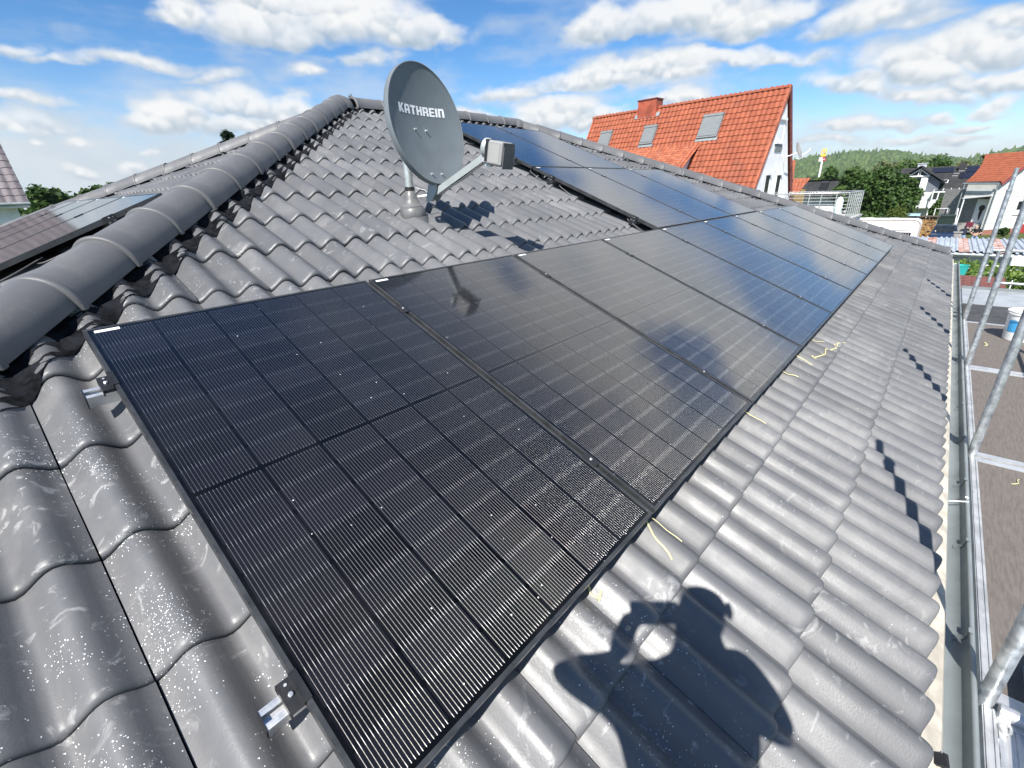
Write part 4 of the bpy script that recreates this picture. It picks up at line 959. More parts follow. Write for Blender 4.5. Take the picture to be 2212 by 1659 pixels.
# ================================================================== people
def person(name, J, mats, label, radii, face_dir, fingers=None, cat="person", parent=None, hair=True, glasses=None):
    """one continuous skinned body; J: joint -> point, edges as a skeleton, radii per joint"""
    names = list(J.keys())
    root = 'pelvis'; names.remove(root); names = [root] + names
    E_ = [('pelvis', 'belly'), ('belly', 'chest'), ('chest', 'neck'), ('neck', 'chin'), ('chin', 'skull'), ('skull', 'crown')]
    for s_ in ('l', 'r'):
        E_ += [('chest', 'shoulder_' + s_), ('shoulder_' + s_, 'elbow_' + s_), ('elbow_' + s_, 'wrist_' + s_), ('wrist_' + s_, 'palm_' + s_),
               ('pelvis', 'hip_' + s_), ('hip_' + s_, 'knee_' + s_), ('knee_' + s_, 'ankle_' + s_), ('ankle_' + s_, 'toe_' + s_)]
    pts = {k_: np.array(v, float) for k_, v in J.items()}; rad = dict(radii)
    fd_ = np.array(face_dir, float); fd_ /= np.linalg.norm(fd_)
    for s_ in ('l', 'r'):                                     # five separate, curled fingers
        w, p = pts['wrist_' + s_], pts['palm_' + s_]; ax = (p - w) / (np.linalg.norm(p - w) + 1e-9)
        grip = np.array(fingers[s_][0], float) if fingers else np.cross(ax, (0, 1.0, 0)); grip -= ax * (grip @ ax); grip /= np.linalg.norm(grip)
        side = np.cross(ax, grip)
        for q, (off, ln) in enumerate(((0.033, 0.070), (0.011, 0.080), (-0.011, 0.075), (-0.032, 0.060))):
            b_ = p + side * off + ax * 0.005; k1 = b_ + ax * ln * 0.45 + grip * 0.008; k2 = k1 + ax * ln * 0.22 + grip * 0.020; k3 = k2 + ax * ln * 0.06 + grip * 0.022
            prev = 'palm_' + s_
            for z_, (nm, pt, r_) in enumerate((('a', b_, 0.0115), ('b', k1, 0.0095), ('c', k2, 0.0085), ('d', k3, 0.0075))):
                key = 'f%s%d%s' % (s_, q, nm); pts[key] = pt; rad[key] = r_; E_.append((prev, key)); prev = key; names.append(key)
        b_ = w + (p - w) * 0.45 + side * 0.040 + grip * 0.010; k1 = b_ + ax * 0.025 + side * 0.018 + grip * 0.014; k2 = k1 + ax * 0.026 + grip * 0.012
        prev = 'wrist_' + s_
        for nm, pt, r_ in (('a', b_, 0.0125), ('b', k1, 0.011), ('c', k2, 0.009)):
            key = 't%s%s' % (s_, nm); pts[key] = pt; rad[key] = r_; E_.append((prev, key)); prev = key; names.append(key)
    ix = {k_: i for i, k_ in enumerate(names)}
    me = bpy.data.meshes.new("body_skeleton"); me.from_pydata([tuple(pts[k_]) for k_ in names], [(ix[a], ix[b]) for a, b in E_], [])
    ob = bpy.data.objects.new("body_tmp", me); COL.objects.link(ob)
    md = ob.modifiers.new("skin", 'SKIN'); md.use_smooth_shade = True; md.branch_smoothing = 0.35
    sv = me.skin_vertices[0].data
    for k_ in names:
        r_ = rad[k_]; sv[ix[k_]].radius = r_ if isinstance(r_, tuple) else (r_, r_); sv[ix[k_]].use_root = (k_ == root)
    sb = ob.modifiers.new("sub", 'SUBSURF'); sb.levels = 2; sb.render_levels = 2
    dg = bpy.context.evaluated_depsgraph_get(); dg.update()
    body = bpy.data.meshes.new_from_object(ob.evaluated_get(dg)); bpy.data.objects.remove(ob)
    # material by nearest bone: 0 skin, 1 top, 2 trousers, 3 shoes, 4 hair
    def region(a, b):
        if a.startswith(('f', 't')) or a.startswith(('wrist', 'palm')) or b.startswith(('palm', 'wrist')) and not a.startswith('elbow'): return 0
        if a.startswith('elbow'): return 0 if rad.get('bare', 1) else 1
        if a in ('neck', 'chin', 'skull'): return 0
        if a.startswith('hip') or a.startswith('knee') or (a == 'pelvis' and b.startswith('hip')): return 2
        if a.startswith('ankle'): return 3
        return 1
    A = np.array([pts[a] for a, b in E_]); B = np.array([pts[b] for a, b in E_]); RG_ = [region(a, b) for a, b in E_]
    cen = np.array([p.center for p in body.polygons]); idx = []
    for c_ in cen:
        ab = B - A; t = np.clip(((c_ - A) * ab).sum(1) / (ab * ab).sum(1), 0, 1); d_ = np.linalg.norm(A + ab * t[:, None] - c_, axis=1)
        q = RG_[int(d_.argmin())]
        if q == 1 and c_[2] < pts['pelvis'][2] + 0.03 and abs(c_[2] - pts['pelvis'][2]) < 0.15: q = 2
        if hair and q == 0 and np.linalg.norm(c_ - pts['skull']) < 0.17:
            rel = c_ - pts['skull']
            if rel[2] > 0.045 or (rel @ fd_ < -0.015 and rel[2] > -0.07): q = 4
        idx.append(q)
    for m_ in mats: body.materials.append(m_)
    body.polygons.foreach_set('material_index', np.array(idx, np.int32)); body.polygons.foreach_set('use_smooth', np.ones(len(idx), bool))
    # face: nose, eyes, ears, mouth joined into the body mesh
    bm = bmesh.new(); bm.from_mesh(body)
    sk = pts['skull']; sd = np.cross(fd_, (0, 0, 1.0)); sd /= np.linalg.norm(sd); hu = np.cross(sd, fd_)
    hr = rad['skull'][0] if isinstance(rad['skull'], tuple) else rad['skull']
    def blob(c_, sx_, sy_, sz_, mi_):
        g = bmesh.ops.create_icosphere(bm, subdivisions=2, radius=1.0)
        for v_ in g['verts']: v_.co = Vector(c_ + sd * v_.co.x * sx_ + fd_ * v_.co.y * sy_ + hu * v_.co.z * sz_)
        for f_ in {f_ for v_ in g['verts'] for f_ in v_.link_faces}: f_.material_index = mi_; f_.smooth = True
    fz = fd_ * hr * 0.93
    blob(sk + fz - hu * 0.022, 0.014, 0.020, 0.024, 0); blob(sk + fz - hu * 0.060, 0.024, 0.008, 0.007, 0)
    for s_ in (-1, 1): blob(sk + fz * 0.93 + sd * s_ * 0.032 + hu * 0.004, 0.012, 0.007, 0.007, 4); blob(sk + sd * s_ * hr * 0.95 - hu * 0.015, 0.012, 0.020, 0.032, 0)
    bm.to_mesh(body); bm.free()
    for v_ in body.vertices: v_.co -= Vector(J['ground'])if False else Vector((0, 0, 0))
    body.name = "person"
    o = bpy.data.objects.new(name, body); COL.objects.link(o); tag(o, label, cat)
    return o
SKIN = pmat("skin", (0.55, 0.34, 0.25), 0.55, 0, 0.06); M_HAIRD = pmat("dark_hair", (0.035, 0.025, 0.02), 0.6); M_NAVY = pmat("navy_cloth", (0.016, 0.020, 0.040), 0.85, 0, 0.15)
M_BLKC = pmat("black_cloth", (0.012, 0.012, 0.013), 0.85, 0, 0.15); M_JEAN = pmat("pale_blue_jeans", (0.30, 0.42, 0.60), 0.85, 0, 0.12); M_SHOE = pmat("dark_shoe", (0.03, 0.03, 0.03), 0.6); M_WORK = pmat("grey_work_trousers", (0.10, 0.10, 0.11), 0.85)
BR = dict(pelvis=(0.135, 0.105), belly=(0.135, 0.10), chest=(0.155, 0.11), neck=0.060, chin=0.068, skull=(0.082, 0.096), crown=0.060,
          shoulder_l=0.062, shoulder_r=0.062, elbow_l=0.043, elbow_r=0.043, wrist_l=0.028, wrist_r=0.028, palm_l=(0.040, 0.018), palm_r=(0.040, 0.018),
          hip_l=0.088, hip_r=0.088, knee_l=0.058, knee_r=0.058, ankle_l=0.040, ankle_r=0.040, toe_l=0.036, toe_r=0.036, bare=1)
# the photographer stands on the deck behind the lens, arms raised; his shadow falls on the tiles
PJ = dict(palm_l=(-0.198, -0.526, 1.044), palm_r=(-0.175, -0.570, 1.009), wrist_l=(-0.280, -0.509, 1.026), wrist_r=(-0.209, -0.629, 0.977), elbow_l=(-0.471, -0.398, 1.004), elbow_r=(-0.092, -0.925, 0.791), skull=(-0.125, -0.683, 1.146), crown=(-0.091, -0.675, 1.207), chin=(-0.185, -0.673, 1.092), neck=(-0.160, -0.721, 1.006), shoulder_l=(-0.336, -0.569, 0.935), shoulder_r=(-0.056, -0.761, 0.924), chest=(-0.291, -0.694, 0.851), belly=(-0.405, -0.875, 0.56), pelvis=(-0.50, -1.03, 0.29),
          hip_l=(-0.52, -0.95, 0.22), hip_r=(-0.48, -1.12, 0.22), knee_l=(-0.44, -1.10, -0.20), knee_r=(-0.40, -1.28, -0.20), ankle_l=(-0.52, -1.17, ZD + 0.075), ankle_r=(-0.48, -1.38, ZD + 0.075), toe_l=(-0.37, -1.15, ZD + 0.045), toe_r=(-0.33, -1.36, ZD + 0.045))
CV, RV, DV, FV = (np.array(q) for q in (CAM, RIGHT, DOWN, FWD))
PJ['palm_l'] = CV - RV * 0.100 + DV * 0.035 - FV * 0.060; PJ['wrist_l'] = CV - RV * 0.125 + DV * 0.105 - FV * 0.085
PJ['palm_r'] = CV + RV * 0.098 + DV * 0.040 - FV * 0.060; PJ['wrist_r'] = CV + RV * 0.075 + DV * 0.125 - FV * 0.10
PR = dict(BR); PR.update(neck=0.082, chest=(0.185, 0.13), belly=(0.175, 0.13), pelvis=(0.16, 0.12), elbow_r=0.044, shoulder_r=0.055, shoulder_l=0.075, skull=(0.088, 0.105))
person("person", PJ, [SKIN, M_NAVY, M_WORK, M_SHOE, M_HAIRD], "person in navy shirt on the scaffold, both arms raised, holding a phone", PR, FWD, {'l': (RIGHT * 1.0 + FWD * 0.4,), 'r': (-RIGHT * 1.0 + FWD * 0.4,)})
ph = MB(); pc = Vector(CAM) - FWD * 0.012
ph.obox(pc, RIGHT * 0.074, DOWN * 0.036, FWD * 0.004)
phone = ph.build("phone", M_BLACK, None); tag(phone, "black phone held up by the person on the scaffold", "phone")

# ================================================================== neighbouring buildings
def sheet(name, parent, O, U, V, N, w, h, tw, gauge, amp, mat, cuts=(), nseg=6, lift=0.02, seed=1, waves=1, rfunc=None):
    """tiled slope of a neighbour's roof, real rolls and overlapping courses"""
    O, U, V, N = (np.array(q, float) for q in (O, U, V, N)); r = np.random.default_rng(seed)
    nc, nr = int(math.ceil(w / tw)), int(math.ceil(h / gauge))
    ul = np.linspace(0, tw * 0.985, nseg + 1); prof = amp * (0.5 - 0.5 * np.cos(2 * np.pi * waves * ul / tw))
    vs = np.array([0.0, 0.0, gauge * 1.05]); dz_ = np.array([-lift * 0.85, lift, 0.0])
    k = 0; VA, FA, TA = [], [], []
    nu = nseg + 1
    quad = np.array([(j * nu + i, j * nu + i + 1, (j + 1) * nu + i + 1, (j + 1) * nu + i) for j in range(2) for i in range(nseg)])
    for j in range(nr):
        for i in range(nc):
            t = r.random(); dh = r.normal(0, 0.0025)
            P = O + (i * tw + ul)[None, :, None] * U + (j * gauge + vs + r.normal(0, 0.004))[:, None, None] * V + (prof[None, :] + dz_[:, None] + dh)[..., None] * N
            VA.append(P.reshape(-1, 3)); FA.append(quad + k); TA.append(np.full(len(quad), t)); k += 3 * nu
    off = np.zeros(3); o = parent
    while o is not None: off += np.array(o.location); o = o.parent
    me = np_mesh(name, np.concatenate(VA) - off, np.concatenate(FA), np.concatenate(TA))
    if cuts:
        bm = bmesh.new(); bm.from_mesh(me)
        for (p, n) in cuts:
            bmesh.ops.bisect_plane(bm, geom=bm.verts[:] + bm.edges[:] + bm.faces[:], plane_co=Vector(np.array(p, float) - off), plane_no=Vector(n), clear_outer=True)
        bm.to_mesh(me); bm.free()
    return link(name, me, mat, parent, 55)
def clay(name, a, b_, dirt, dscale=1.2):
    m, T, b = new_mat(name)
    at = T.n('Attribute', attribute_name='tint').outputs['Fac']; pos = T.n('NewGeometry').outputs['Position']
    c = T.mix(at, a, b_)
    c = T.mix(T.math('MULTIPLY', T.ramp(T.noise(pos, dscale, 6, 0.65, 0.8), 0.48, 0.75), 0.55), c, dirt)
    c = T.mix(T.math('MULTIPLY', T.ramp(T.noise(pos, 14, 4, 0.7), 0.55, 0.8), 0.3), c, (0.05, 0.04, 0.035))
    T.l(c, b.inputs['Base Color']); b.inputs['Roughness'].default_value = 0.7; b.inputs['Specular IOR Level'].default_value = 0.3
    return m
M_CLAY = clay("orange_clay_tile", (0.262, 0.070, 0.035), (0.335, 0.096, 0.047), (0.165, 0.062, 0.042))
M_CLAYD = clay("weathered_clay_tile", (0.30, 0.085, 0.045), (0.46, 0.15, 0.075), (0.22, 0.12, 0.085), 2.5)
M_CLAY2 = clay("orange_red_clay_tile", (0.285, 0.080, 0.040), (0.36, 0.108, 0.055), (0.19, 0.075, 0.046))
M_GREYT = clay("grey_brown_tile", (0.16, 0.14, 0.145), (0.22, 0.19, 0.195), (0.12, 0.10, 0.11))
M_DARKT = clay("dark_slate_tile", (0.032, 0.032, 0.033), (0.050, 0.049, 0.048), (0.075, 0.07, 0.065), 0.5)
M_VERGE = pmat("orange_verge_tile", (0.42, 0.12, 0.06), 0.7, 0, 0.2, 4)
M_BRICKR = pmat("red_metal_cladding", (0.36, 0.085, 0.045), 0.55, 0, 0.15, 3)

# ---- steep orange-roofed house behind the panels
R1 = np.array((26.051, 5.866, 5.0)); hd = np.array((0.08889, 0.99604, 0)); hp = np.array((0.99604, -0.08889, 0)); HL = 10.676; Zv = np.array((0, 0, 1.0))
rh = empty("gable_house", (R1[0], R1[1] + 5, G), "white gabled house with steep orange tiled roof and three shuttered roof windows", "house")
P60 = R_(60); sN = Zv * math.sin(P60) + hp * math.cos(P60); nN = -hp * math.sin(P60) + Zv * math.cos(P60)
sF = Zv * math.sin(P60) - hp * math.cos(P60); nF = hp * math.sin(P60) + Zv * math.cos(P60)
def RS(a, b, h=0): return R1 + hd * a + sN * b + nN * h          # near slope: a along ridge, b down negative
SLn = 7.4
sheet("roof", rh, RS(HL, -SLn), -hd, sN, nN, HL, SLn, 0.232, 0.292, 0.045, M_CLAY, [(R1 + hd * 0.02, tuple(-hd)), (R1, tuple(hp))], 6, 0.034, 21)
sheet("roof", rh, R1 - sF * SLn, hd, sF, nF, HL, SLn, 0.232, 0.292, 0.034, M_CLAY, [(R1, tuple(-hp))], 4, 0.018, 22)
m = MB()
for a in np.arange(0.0, HL - 0.05, 0.36):                        # ridge tiles, one row
    rings = []
    for t_, rr in ((0, 0.105), (0.01, 0.118), (0.05, 0.112), (0.38, 0.098)):
        rings.append([R1 + hd * (a + t_) + hp * rr * math.cos(q) + Zv * (rr * math.sin(q) - 0.035) for q in np.linspace(0, math.pi, 9)])
    m.rings(rings, closed=False)
m.build("ridge_cap", M_CLAYD, rh, 50)
Hb = R1[2] - SLn * math.sin(P60) ; hwb = SLn * math.cos(P60)
m = MB(); g0 = 0.10                                              # gable walls set back under the verge
zt = R1[2] - 0.30
for a0_, a1_ in ((g0, HL - g0),):
    q = [(-(zt - Hb) / math.tan(P60), Hb), ((zt - Hb) / math.tan(P60), Hb), (0, zt)]
    poly = [R1 * (1, 1, 0) + hd * a0_ + hp * x + Zv * z for x, z in q]; m.prism(poly, hd * (a1_ - a0_))
m.build("gable_wall", M_WALLW, rh)
m = MB(); c0_ = R1 * (1, 1, 0) + hd * HL / 2; m.obox(c0_ + Zv * (G + Hb) / 2, hd * (HL / 2 - g0), hp * (hwb - 0.35), Zv * (Hb - G) / 2); m.build("wall", M_WALLW, rh)
for e_ in (0.0, HL): m = MB(); m.obox(RS(e_, -SLn / 2, 0.0), hd * 0.035, sN * SLn / 2, nN * 0.085); m.build("verge_board", M_VERGE, rh)
for e_ in (0.0, HL): m = MB(); m.obox(R1 - sF * SLn / 2 + hd * e_ + nF * 0.0, hd * 0.035, sF * (SLn / 2), nF * 0.075); m.build("verge_board", M_BROWN, rh)
ch = np.array((0, 0, 0)) + R1 + hd * 7.0
m = MB(); m.obox(ch - Zv * 0.03, hd * 0.56, hp * 0.33, Zv * 0.43); chm = m.build("chimney", M_BRICKR, rh)
m = MB(); m.obox(ch + Zv * 0.42, hd * 0.60, hp * 0.37, Zv * 0.022); m.build("chimney_cap", M_BROWN, chm)
m = MB(); m.obox(RS(7.0, -0.42, 0.055), hd * 0.75, sN * 0.12, nN * 0.02); m.build("lead_flashing", M_ZINC, chm)
for (a, b, w2, h2) in ((9.30, -1.57, 0.40, 0.50), (6.44, -1.61, 0.38, 0.52), (3.09, -1.53, 0.50, 0.60)):
    m = MB(); m.obox(RS(a, b, 0.075), hd * w2, sN * h2, nN * 0.055); wnd = m.build("roof_window", M_SHUT, rh)
    m = MB(); m.obox(RS(a, b - 0.02, 0.140), hd * (w2 - 0.06), sN * (h2 - 0.10), nN * 0.012); m.obox(RS(a, b + h2 - 0.07, 0.150), hd * w2, sN * 0.065, nN * 0.028); m.build("roller_shutter", M_SHUT, wnd)
    m = MB(); m.obox(RS(a, b - h2 - 0.07, 0.055), hd * (w2 + 0.05), sN * 0.07, nN * 0.012); m.build("window_apron", M_ZINC, wnd)
# shed dormer running out of the slope with its own weathered tiles
P35 = R_(34); sD = Zv * math.sin(P35) + hp * math.cos(P35); nD = -hp * math.sin(P35) + Zv * math.cos(P35)
DT = RS(0, -2.37, 0.02); DL = 2.75
sheet("dormer_roof", rh, DT + hd * 8.0 - sD * DL, -hd, sD, nD, 8.0 - 3.42, DL, 0.205, 0.20, 0.03, M_CLAYD, (), 5, 0.016, 23)
for e_ in (3.42, 8.0): m = MB(); m.obox(DT + hd * e_ - sD * (DL / 2) + nD * 0.0, hd * 0.045, sD * (DL / 2), nD * 0.10); m.build("dormer_verge", M_VERGE, rh)
m = MB(); t0, t1 = DT + hd * 3.55, DT + hd * 3.55 - sD * DL; t2 = t1 - Zv * 2.6
m.prism([t0, t1, t2, t0 - sN * 3.2], hd * 4.3); m.build("dormer_wall", M_WALLW, rh)
def GP(x, z, f=0.0): return R1 * (1, 1, 0) + hd * (g0 - f) + hp * x + Zv * z       # on the gable wall; f = out of the wall
def gwin(name, x0, x1, z0, z1, pane, shut=None):
    m = MB()
    for (a, b, c_, d_) in ((x0 - 0.02, x1 + 0.02, z1, z1 + 0.10), (x0 - 0.02, x1 + 0.02, z0 - 0.07, z0)):
        m.obox(GP((a + b) / 2, (c_ + d_) / 2, 0.03), hp * (b - a) / 2, hd * 0.06, Zv * (d_ - c_) / 2)
    w_ = m.build(name, M_WALLW, rh)
    m = MB(); m.obox(GP((x0 + x1) / 2, (z0 + z1) / 2, 0.005), hp * (x1 - x0) / 2, hd * 0.012, Zv * (z1 - z0) / 2); m.build("pane", pane, w_)
    for xx in (x0 + 0.03, x1 - 0.03): m = MB(); m.obox(GP(xx, (z0 + z1) / 2, 0.02), hp * 0.03, hd * 0.012, Zv * (z1 - z0) / 2); m.build("window_jamb", M_WFRAME, w_)
gwin("gable_window", -0.55, 0.33, 2.78, 3.68, M_WFRAME); gwin("gable_window", -1.06, -0.42, 0.52, 1.40, M_GLASSD); gwin("gable_window", 0.34, 0.98, 0.46, 1.40, M_GLASSD)
m = MB(); m.obox(GP(-0.05, 2.55, 0.02), hp * 0.42, hd * 0.02, Zv * 0.14); m.build("wall_panel", M_SHUT, rh)
wd_ = empty("wall_dish", tuple(GP(1.2, 2.35)), "small white satellite dish fixed to the white gable wall", "satellite dish")
dc = GP(1.42, 2.45, 0.42); nrm = -hd * 0.75 - hp * -0.45 + Zv * 0.35; nrm /= np.linalg.norm(nrm)
m = MB(); m.lathe([(0.36, 0.055), (0.37, 0.05), (0.25, 0.01), (0.02, -0.015), (0.02, -0.02), (0.26, 0.002)], dc, 28, nrm); m.build("reflector", M_WFRAME, wd_, 40)
m = MB(); e1 = dc + nrm * 0.50 - Zv * 0.22; m.tube([dc - Zv * 0.36, e1], 0.018, 8); m.tube([e1, e1 + nrm * 0.06 + Zv * 0.07], 0.03, 8); m.build("feed_arm", M_WFRAME, wd_)
m = MB(); m.tube([GP(0.70, 2.22, 0.0), GP(0.70, 2.22, 0.30), dc - nrm * 0.02 - Zv * 0.08], 0.025, 8); m.tube([GP(0.70, 2.22, 0.04), GP(0.78, 1.6, 0.03)], 0.008, 6); m.build("wall_bracket", M_WFRAME, wd_)

# ---- roof terrace with steel railing beside it
terr = empty("roof_terrace", (26.3, 4.0, G), "white garage with a flat roof terrace beside the orange roofed house", "building")
m = MB(); m.box((24.35, 2.62, G), (28.4, 5.55, -0.75)); m.build("wall", M_WALLW, terr)
m = MB(); m.box((24.20, 2.47, -0.72), (28.55, 5.60, -0.52)); m.build("roof_edge", M_WALLG, terr)
m = MB(); m.box((24.15, 2.42, -0.515), (28.6, 5.60, -0.44)); m.build("slab", pmat("terrace_concrete", (0.42, 0.42, 0.40), 0.8), terr)
rl = empty("balcony_railing", (26.3, 4.0, -0.44), "shiny steel tube railing round the flat roof terrace", "railing")
def rpost(x, y): 
    m = MB(); m.tube([(x, y, -0.44), (x, y, 0.575)], 0.021, 10); m.build("railing_post", M_STEEL, rl, 60)
xa, xb, yb_, ya_ = 24.30, 28.45, 2.56, 5.50
for (x, y) in [(xa, 4.9), (xa, 4.78), (xa, 3.55), (xa, yb_), (xb, yb_), (xb, 3.6), (xb, 4.75)] + [(xa + (xb - xa) * t, yb_) for t in np.linspace(0, 1, 8)[1:-1]]: rpost(x, y)
m = MB()
for z_, r_ in ((0.59, 0.024),): m.tube([(xa, ya_, z_), (xa, yb_, z_), (xb, yb_, z_), (xb, ya_ + 0.2, z_)], r_, 10)
m.build("hand_rail", M_STEEL, rl, 60)
for z_ in (-0.30, -0.155, -0.01, 0.135, 0.28, 0.425):
    m = MB(); m.tube([(xa, ya_, z_), (xa, yb_ + 0.02, z_)], 0.008, 8); m.build("rail_bar", M_STEEL, rl, 60)
    m = MB(); m.tube([(xa, yb_ + 0.022, z_), (xb, yb_ + 0.022, z_)], 0.008, 8); m.build("rail_bar", M_STEEL, rl, 60)
    m = MB(); m.tube([(xb, yb_ + 0.02, z_), (xb, ya_ + 0.2, z_)], 0.008, 8); m.build("rail_bar", M_STEEL, rl, 60)
m = MB(); m.lathe([(0.10, 0), (0.15, 0.2), (0.15, 0.62), (0.09, 0.76), (0.02, 0.8)], (27.9, 3.35, -0.44), 14); tag(m.build("covered_planter", pmat("pale_blue_cover", (0.60, 0.72, 0.74), 0.5), None, 50), "pale blue covered planter standing on the roof terrace", "planter")

# ---- orange roofed annexe with ochre wall further back
ax_ = empty("ochre_house", (46, 10.5, G), "ochre walled house with red orange mansard roof behind the railing", "house")
m = MB(); m.box((44.6, 9.15, G), (50, 14.5, 0.45)); m.build("wall", pmat("ochre_render", (0.58, 0.36, 0.10), 0.85), ax_)
a0_, b0_ = R_(66), 2.0
V_ = np.array((math.cos(a0_), 0, math.sin(a0_))); N_ = np.array((-math.sin(a0_), 0, math.cos(a0_)))
sheet("mansard_roof", ax_, (44.35, 14.5, 0.22), (0, -1, 0), V_, N_, 6.9, 1.15, 0.24, 0.30, 0.03, M_CLAY2, [((44.35, 8.55, 0.22), (0, -1, -0.55))], 4, 0.018, 31)
V2_ = np.array((math.cos(R_(38)), 0, math.sin(R_(38)))); N2_ = np.array((-math.sin(R_(38)), 0, math.cos(R_(38))))
sheet("upper_roof", ax_, (44.55, 14.5, 1.22), (0, -1, 0), V2_, N2_, 6.3, 2.2, 0.24, 0.30, 0.03, M_CLAY2, [((44.55, 9.05, 1.22), (0, -1, 0.35))], 4, 0.018, 32)
m = MB(); m.obox((45.0, 8.9, 0.62), (0.3, 0, 0.35), (0, 0.09, 0), (-0.02, 0, 0.03)); m.build("verge_board", M_BROWN, ax_)

# ---- long dark roofed house
dk = empty("dark_roof_house", (76, 11.5, G), "long low house with a dark mossy roof behind the railing", "house")
m = MB(); m.box((74.2, 7.5, G), (81, 18, -0.6)); m.build("wall", M_WALLG, dk)
p_ = R_(27); V_ = np.array((math.cos(p_), 0, math.sin(p_))); N_ = np.array((-math.sin(p_), 0, math.cos(p_)))
sheet("roof", dk, (73.2, 18.6, -0.75), (0, -1, 0), V_, N_, 11.8, 4.0, 0.33, 0.36, 0.04, M_DARKT, (), 3, 0.02, 41)
V_ = np.array((-math.cos(p_), 0, math.sin(p_))); N_ = np.array((math.sin(p_), 0, math.cos(p_)))
sheet("roof", dk, (80.33, 6.8, -0.75), (0, 1, 0), V_, N_, 11.8, 4.0, 0.33, 0.36, 0.04, M_DARKT, (), 2, 0.02, 42)
m = MB(); m.prism([(74.2, 7.5, -0.6), (80.6, 7.5, -0.6), (77.0, 7.5, 0.95)], (0, 0.2, 0)); m.build("gable_wall", M_WALLG, dk)
m = MB(); m.obox((75.0, 11.9, 0.55), (0.35, 0, 0.1), (0, 0.42, 0), (0, 0, 0.42)); m.build("chimney", M_BLACK, dk)

# ---- dark slate house with glazed gable
sh = empty("slate_gable_house", (83, 1.5, G), "dark slate house with glazed gable, white lower wall and panels on its roof", "house")
M_SLATE = pmat("blue_grey_slate_wall", (0.13, 0.145, 0.165), 0.6, 0, 0.12, 6, streak=(1, 1, 6))
m = MB(); m.prism([(80, 5.1, -0.75), (80, 0.75, -0.75), (80, 0.75, 0.55), (80, 2.92, 2.16), (80, 5.1, 0.55)], (5.2, 0, 0)); m.build("gable_wall", M_SLATE, sh)
m = MB()
for s_ in (1, -1):
    a_ = np.array((79.3, 2.92, 2.34)); b_ = np.array((79.3, 2.92 - s_ * 2.62, 0.42)); n_ = np.array((0, s_ * -(a_[2] - b_[2]), abs(a_[1] - b_[1]))); n_ = n_ / np.linalg.norm(n_) * 0.11 * (1 if n_[2] > 0 else -1)
    m.prism([a_, b_, b_ + n_, a_ + n_], (6.4, 0, 0))
m.build("gable_roof", M_DARKT, sh)
m = MB()
for (y0, z0, y1, z1, w_) in ((3.95, 1.22, 1.9, 1.23, 0.09), (3.95, 1.25, 2.92, 2.06, 0.07), (1.9, 1.25, 2.92, 2.06, 0.07), (3.02, 1.25, 2.99, 2.05, 0.05), (2.82, 1.25, 2.85, 2.05, 0.05)): m.tube([(79.92, y0, z0), (79.92, y1, z1)], w_, 6)
gw = m.build("glazed_gable", M_WFRAME, sh)
m = MB(); m.prism([(79.95, 3.85, 1.3), (79.95, 2.0, 1.3), (79.95, 2.92, 2.0)], (0.04, 0, 0)); m.build("pane", M_GLASSD, gw)
m = MB(); m.box((79.9, 2.45, -0.55), (79.98, 3.45, 1.0)); dr_ = m.build("balcony_door", M_GLASSD, sh)
m = MB(); m.box((79.80, 1.95, -0.62), (79.89, 2.60, 1.05)); m.box((79.80, 3.42, -0.15), (79.89, 3.62, 1.0)); m.build("door_shutter", M_WFRAME, dr_)
m = MB(); m.bbox((78.4, 1.15, -2.5), (80.4, 4.6, -0.62), 0.12); lw = m.build("lower_bay", M_WALLG, sh)
m = MB(); m.box((78.34, 2.0, -2.0), (78.42, 3.3, -0.98)); m.build("bay_shutter", pmat("pale_shutter", (0.50, 0.51, 0.52), 0.6), lw)
m = MB(); m.box((80.2, -6.5, G), (92, 5.0, -0.7)); m.build("wall", M_WALLG, sh)
p_ = math.atan2(2.55, 6.0); V_ = np.array((math.cos(p_), 0, math.sin(p_))); N_ = np.array((-math.sin(p_), 0, math.cos(p_)))
sheet("main_roof", sh, (81.6, 6.2, -0.38), (0, -1, 0), V_, N_, 16.2, 6.55, 0.33, 0.36, 0.035, M_DARKT, (), 3, 0.02, 43)
def SP(y, b, h=0.06): return np.array((81.6, y, -0.38)) + V_ * b + N_ * h
for (y0, y1, b0, b1) in ((1.95, -0.15, 4.85, 6.25), (-1.35, -3.6, 4.7, 6.4), (-0.85, -3.6, 2.9, 4.55)):
    m = MB(); m.obox(SP((y0 + y1) / 2, (b0 + b1) / 2, 0.10), (0, (y0 - y1) / 2, 0), V_ * (b1 - b0) / 2, N_ * 0.03); m.build("solar_array", M_FRAME if False else pmat("far_solar_glass", (0.012, 0.014, 0.026), 0.2), sh)
m = MB(); m.box((86.2, -1.2, 1.4), (87.0, -0.55, 2.62)); m.build("chimney", M_DARKT, sh)
m = MB(); m.box((84.0, 2.6, 2.3), (84.8, 3.5, 2.72)); m.box((83.9, 2.5, 2.72), (84.9, 3.6, 2.80)); m.build("chimney", M_ALU2, sh)
m = MB(); m.obox(SP(0.38, 2.1, 0.1), (0, 0.32, 0), V_ * 0.40, N_ * 0.04); sk_ = m.build("skylight", M_WFRAME, sh)
m = MB(); m.obox(SP(0.38, 2.1, 0.145), (0, 0.25, 0), V_ * 0.32, N_ * 0.006); m.build("pane", M_GLASSD, sk_)
for (y, b) in ((-1.05, 5.7), (-0.9, 5.0), (-0.5, 4.3), (-0.42, 3.6)): m = MB(); m.obox(SP(y, b, 0.12), (0, 0.28, 0), V_ * 0.05, N_ * 0.04); m.build("roof_step", M_ALU2, sh)
pg = empty("pergola", (78, -0.4, G), "white glass roofed pergola on the side of the slate house", "pergola")
m = MB(); m.box((77.6, -2.6, -0.62), (77.75, 1.15, -0.50)); m.build("beam", M_WFRAME, pg)
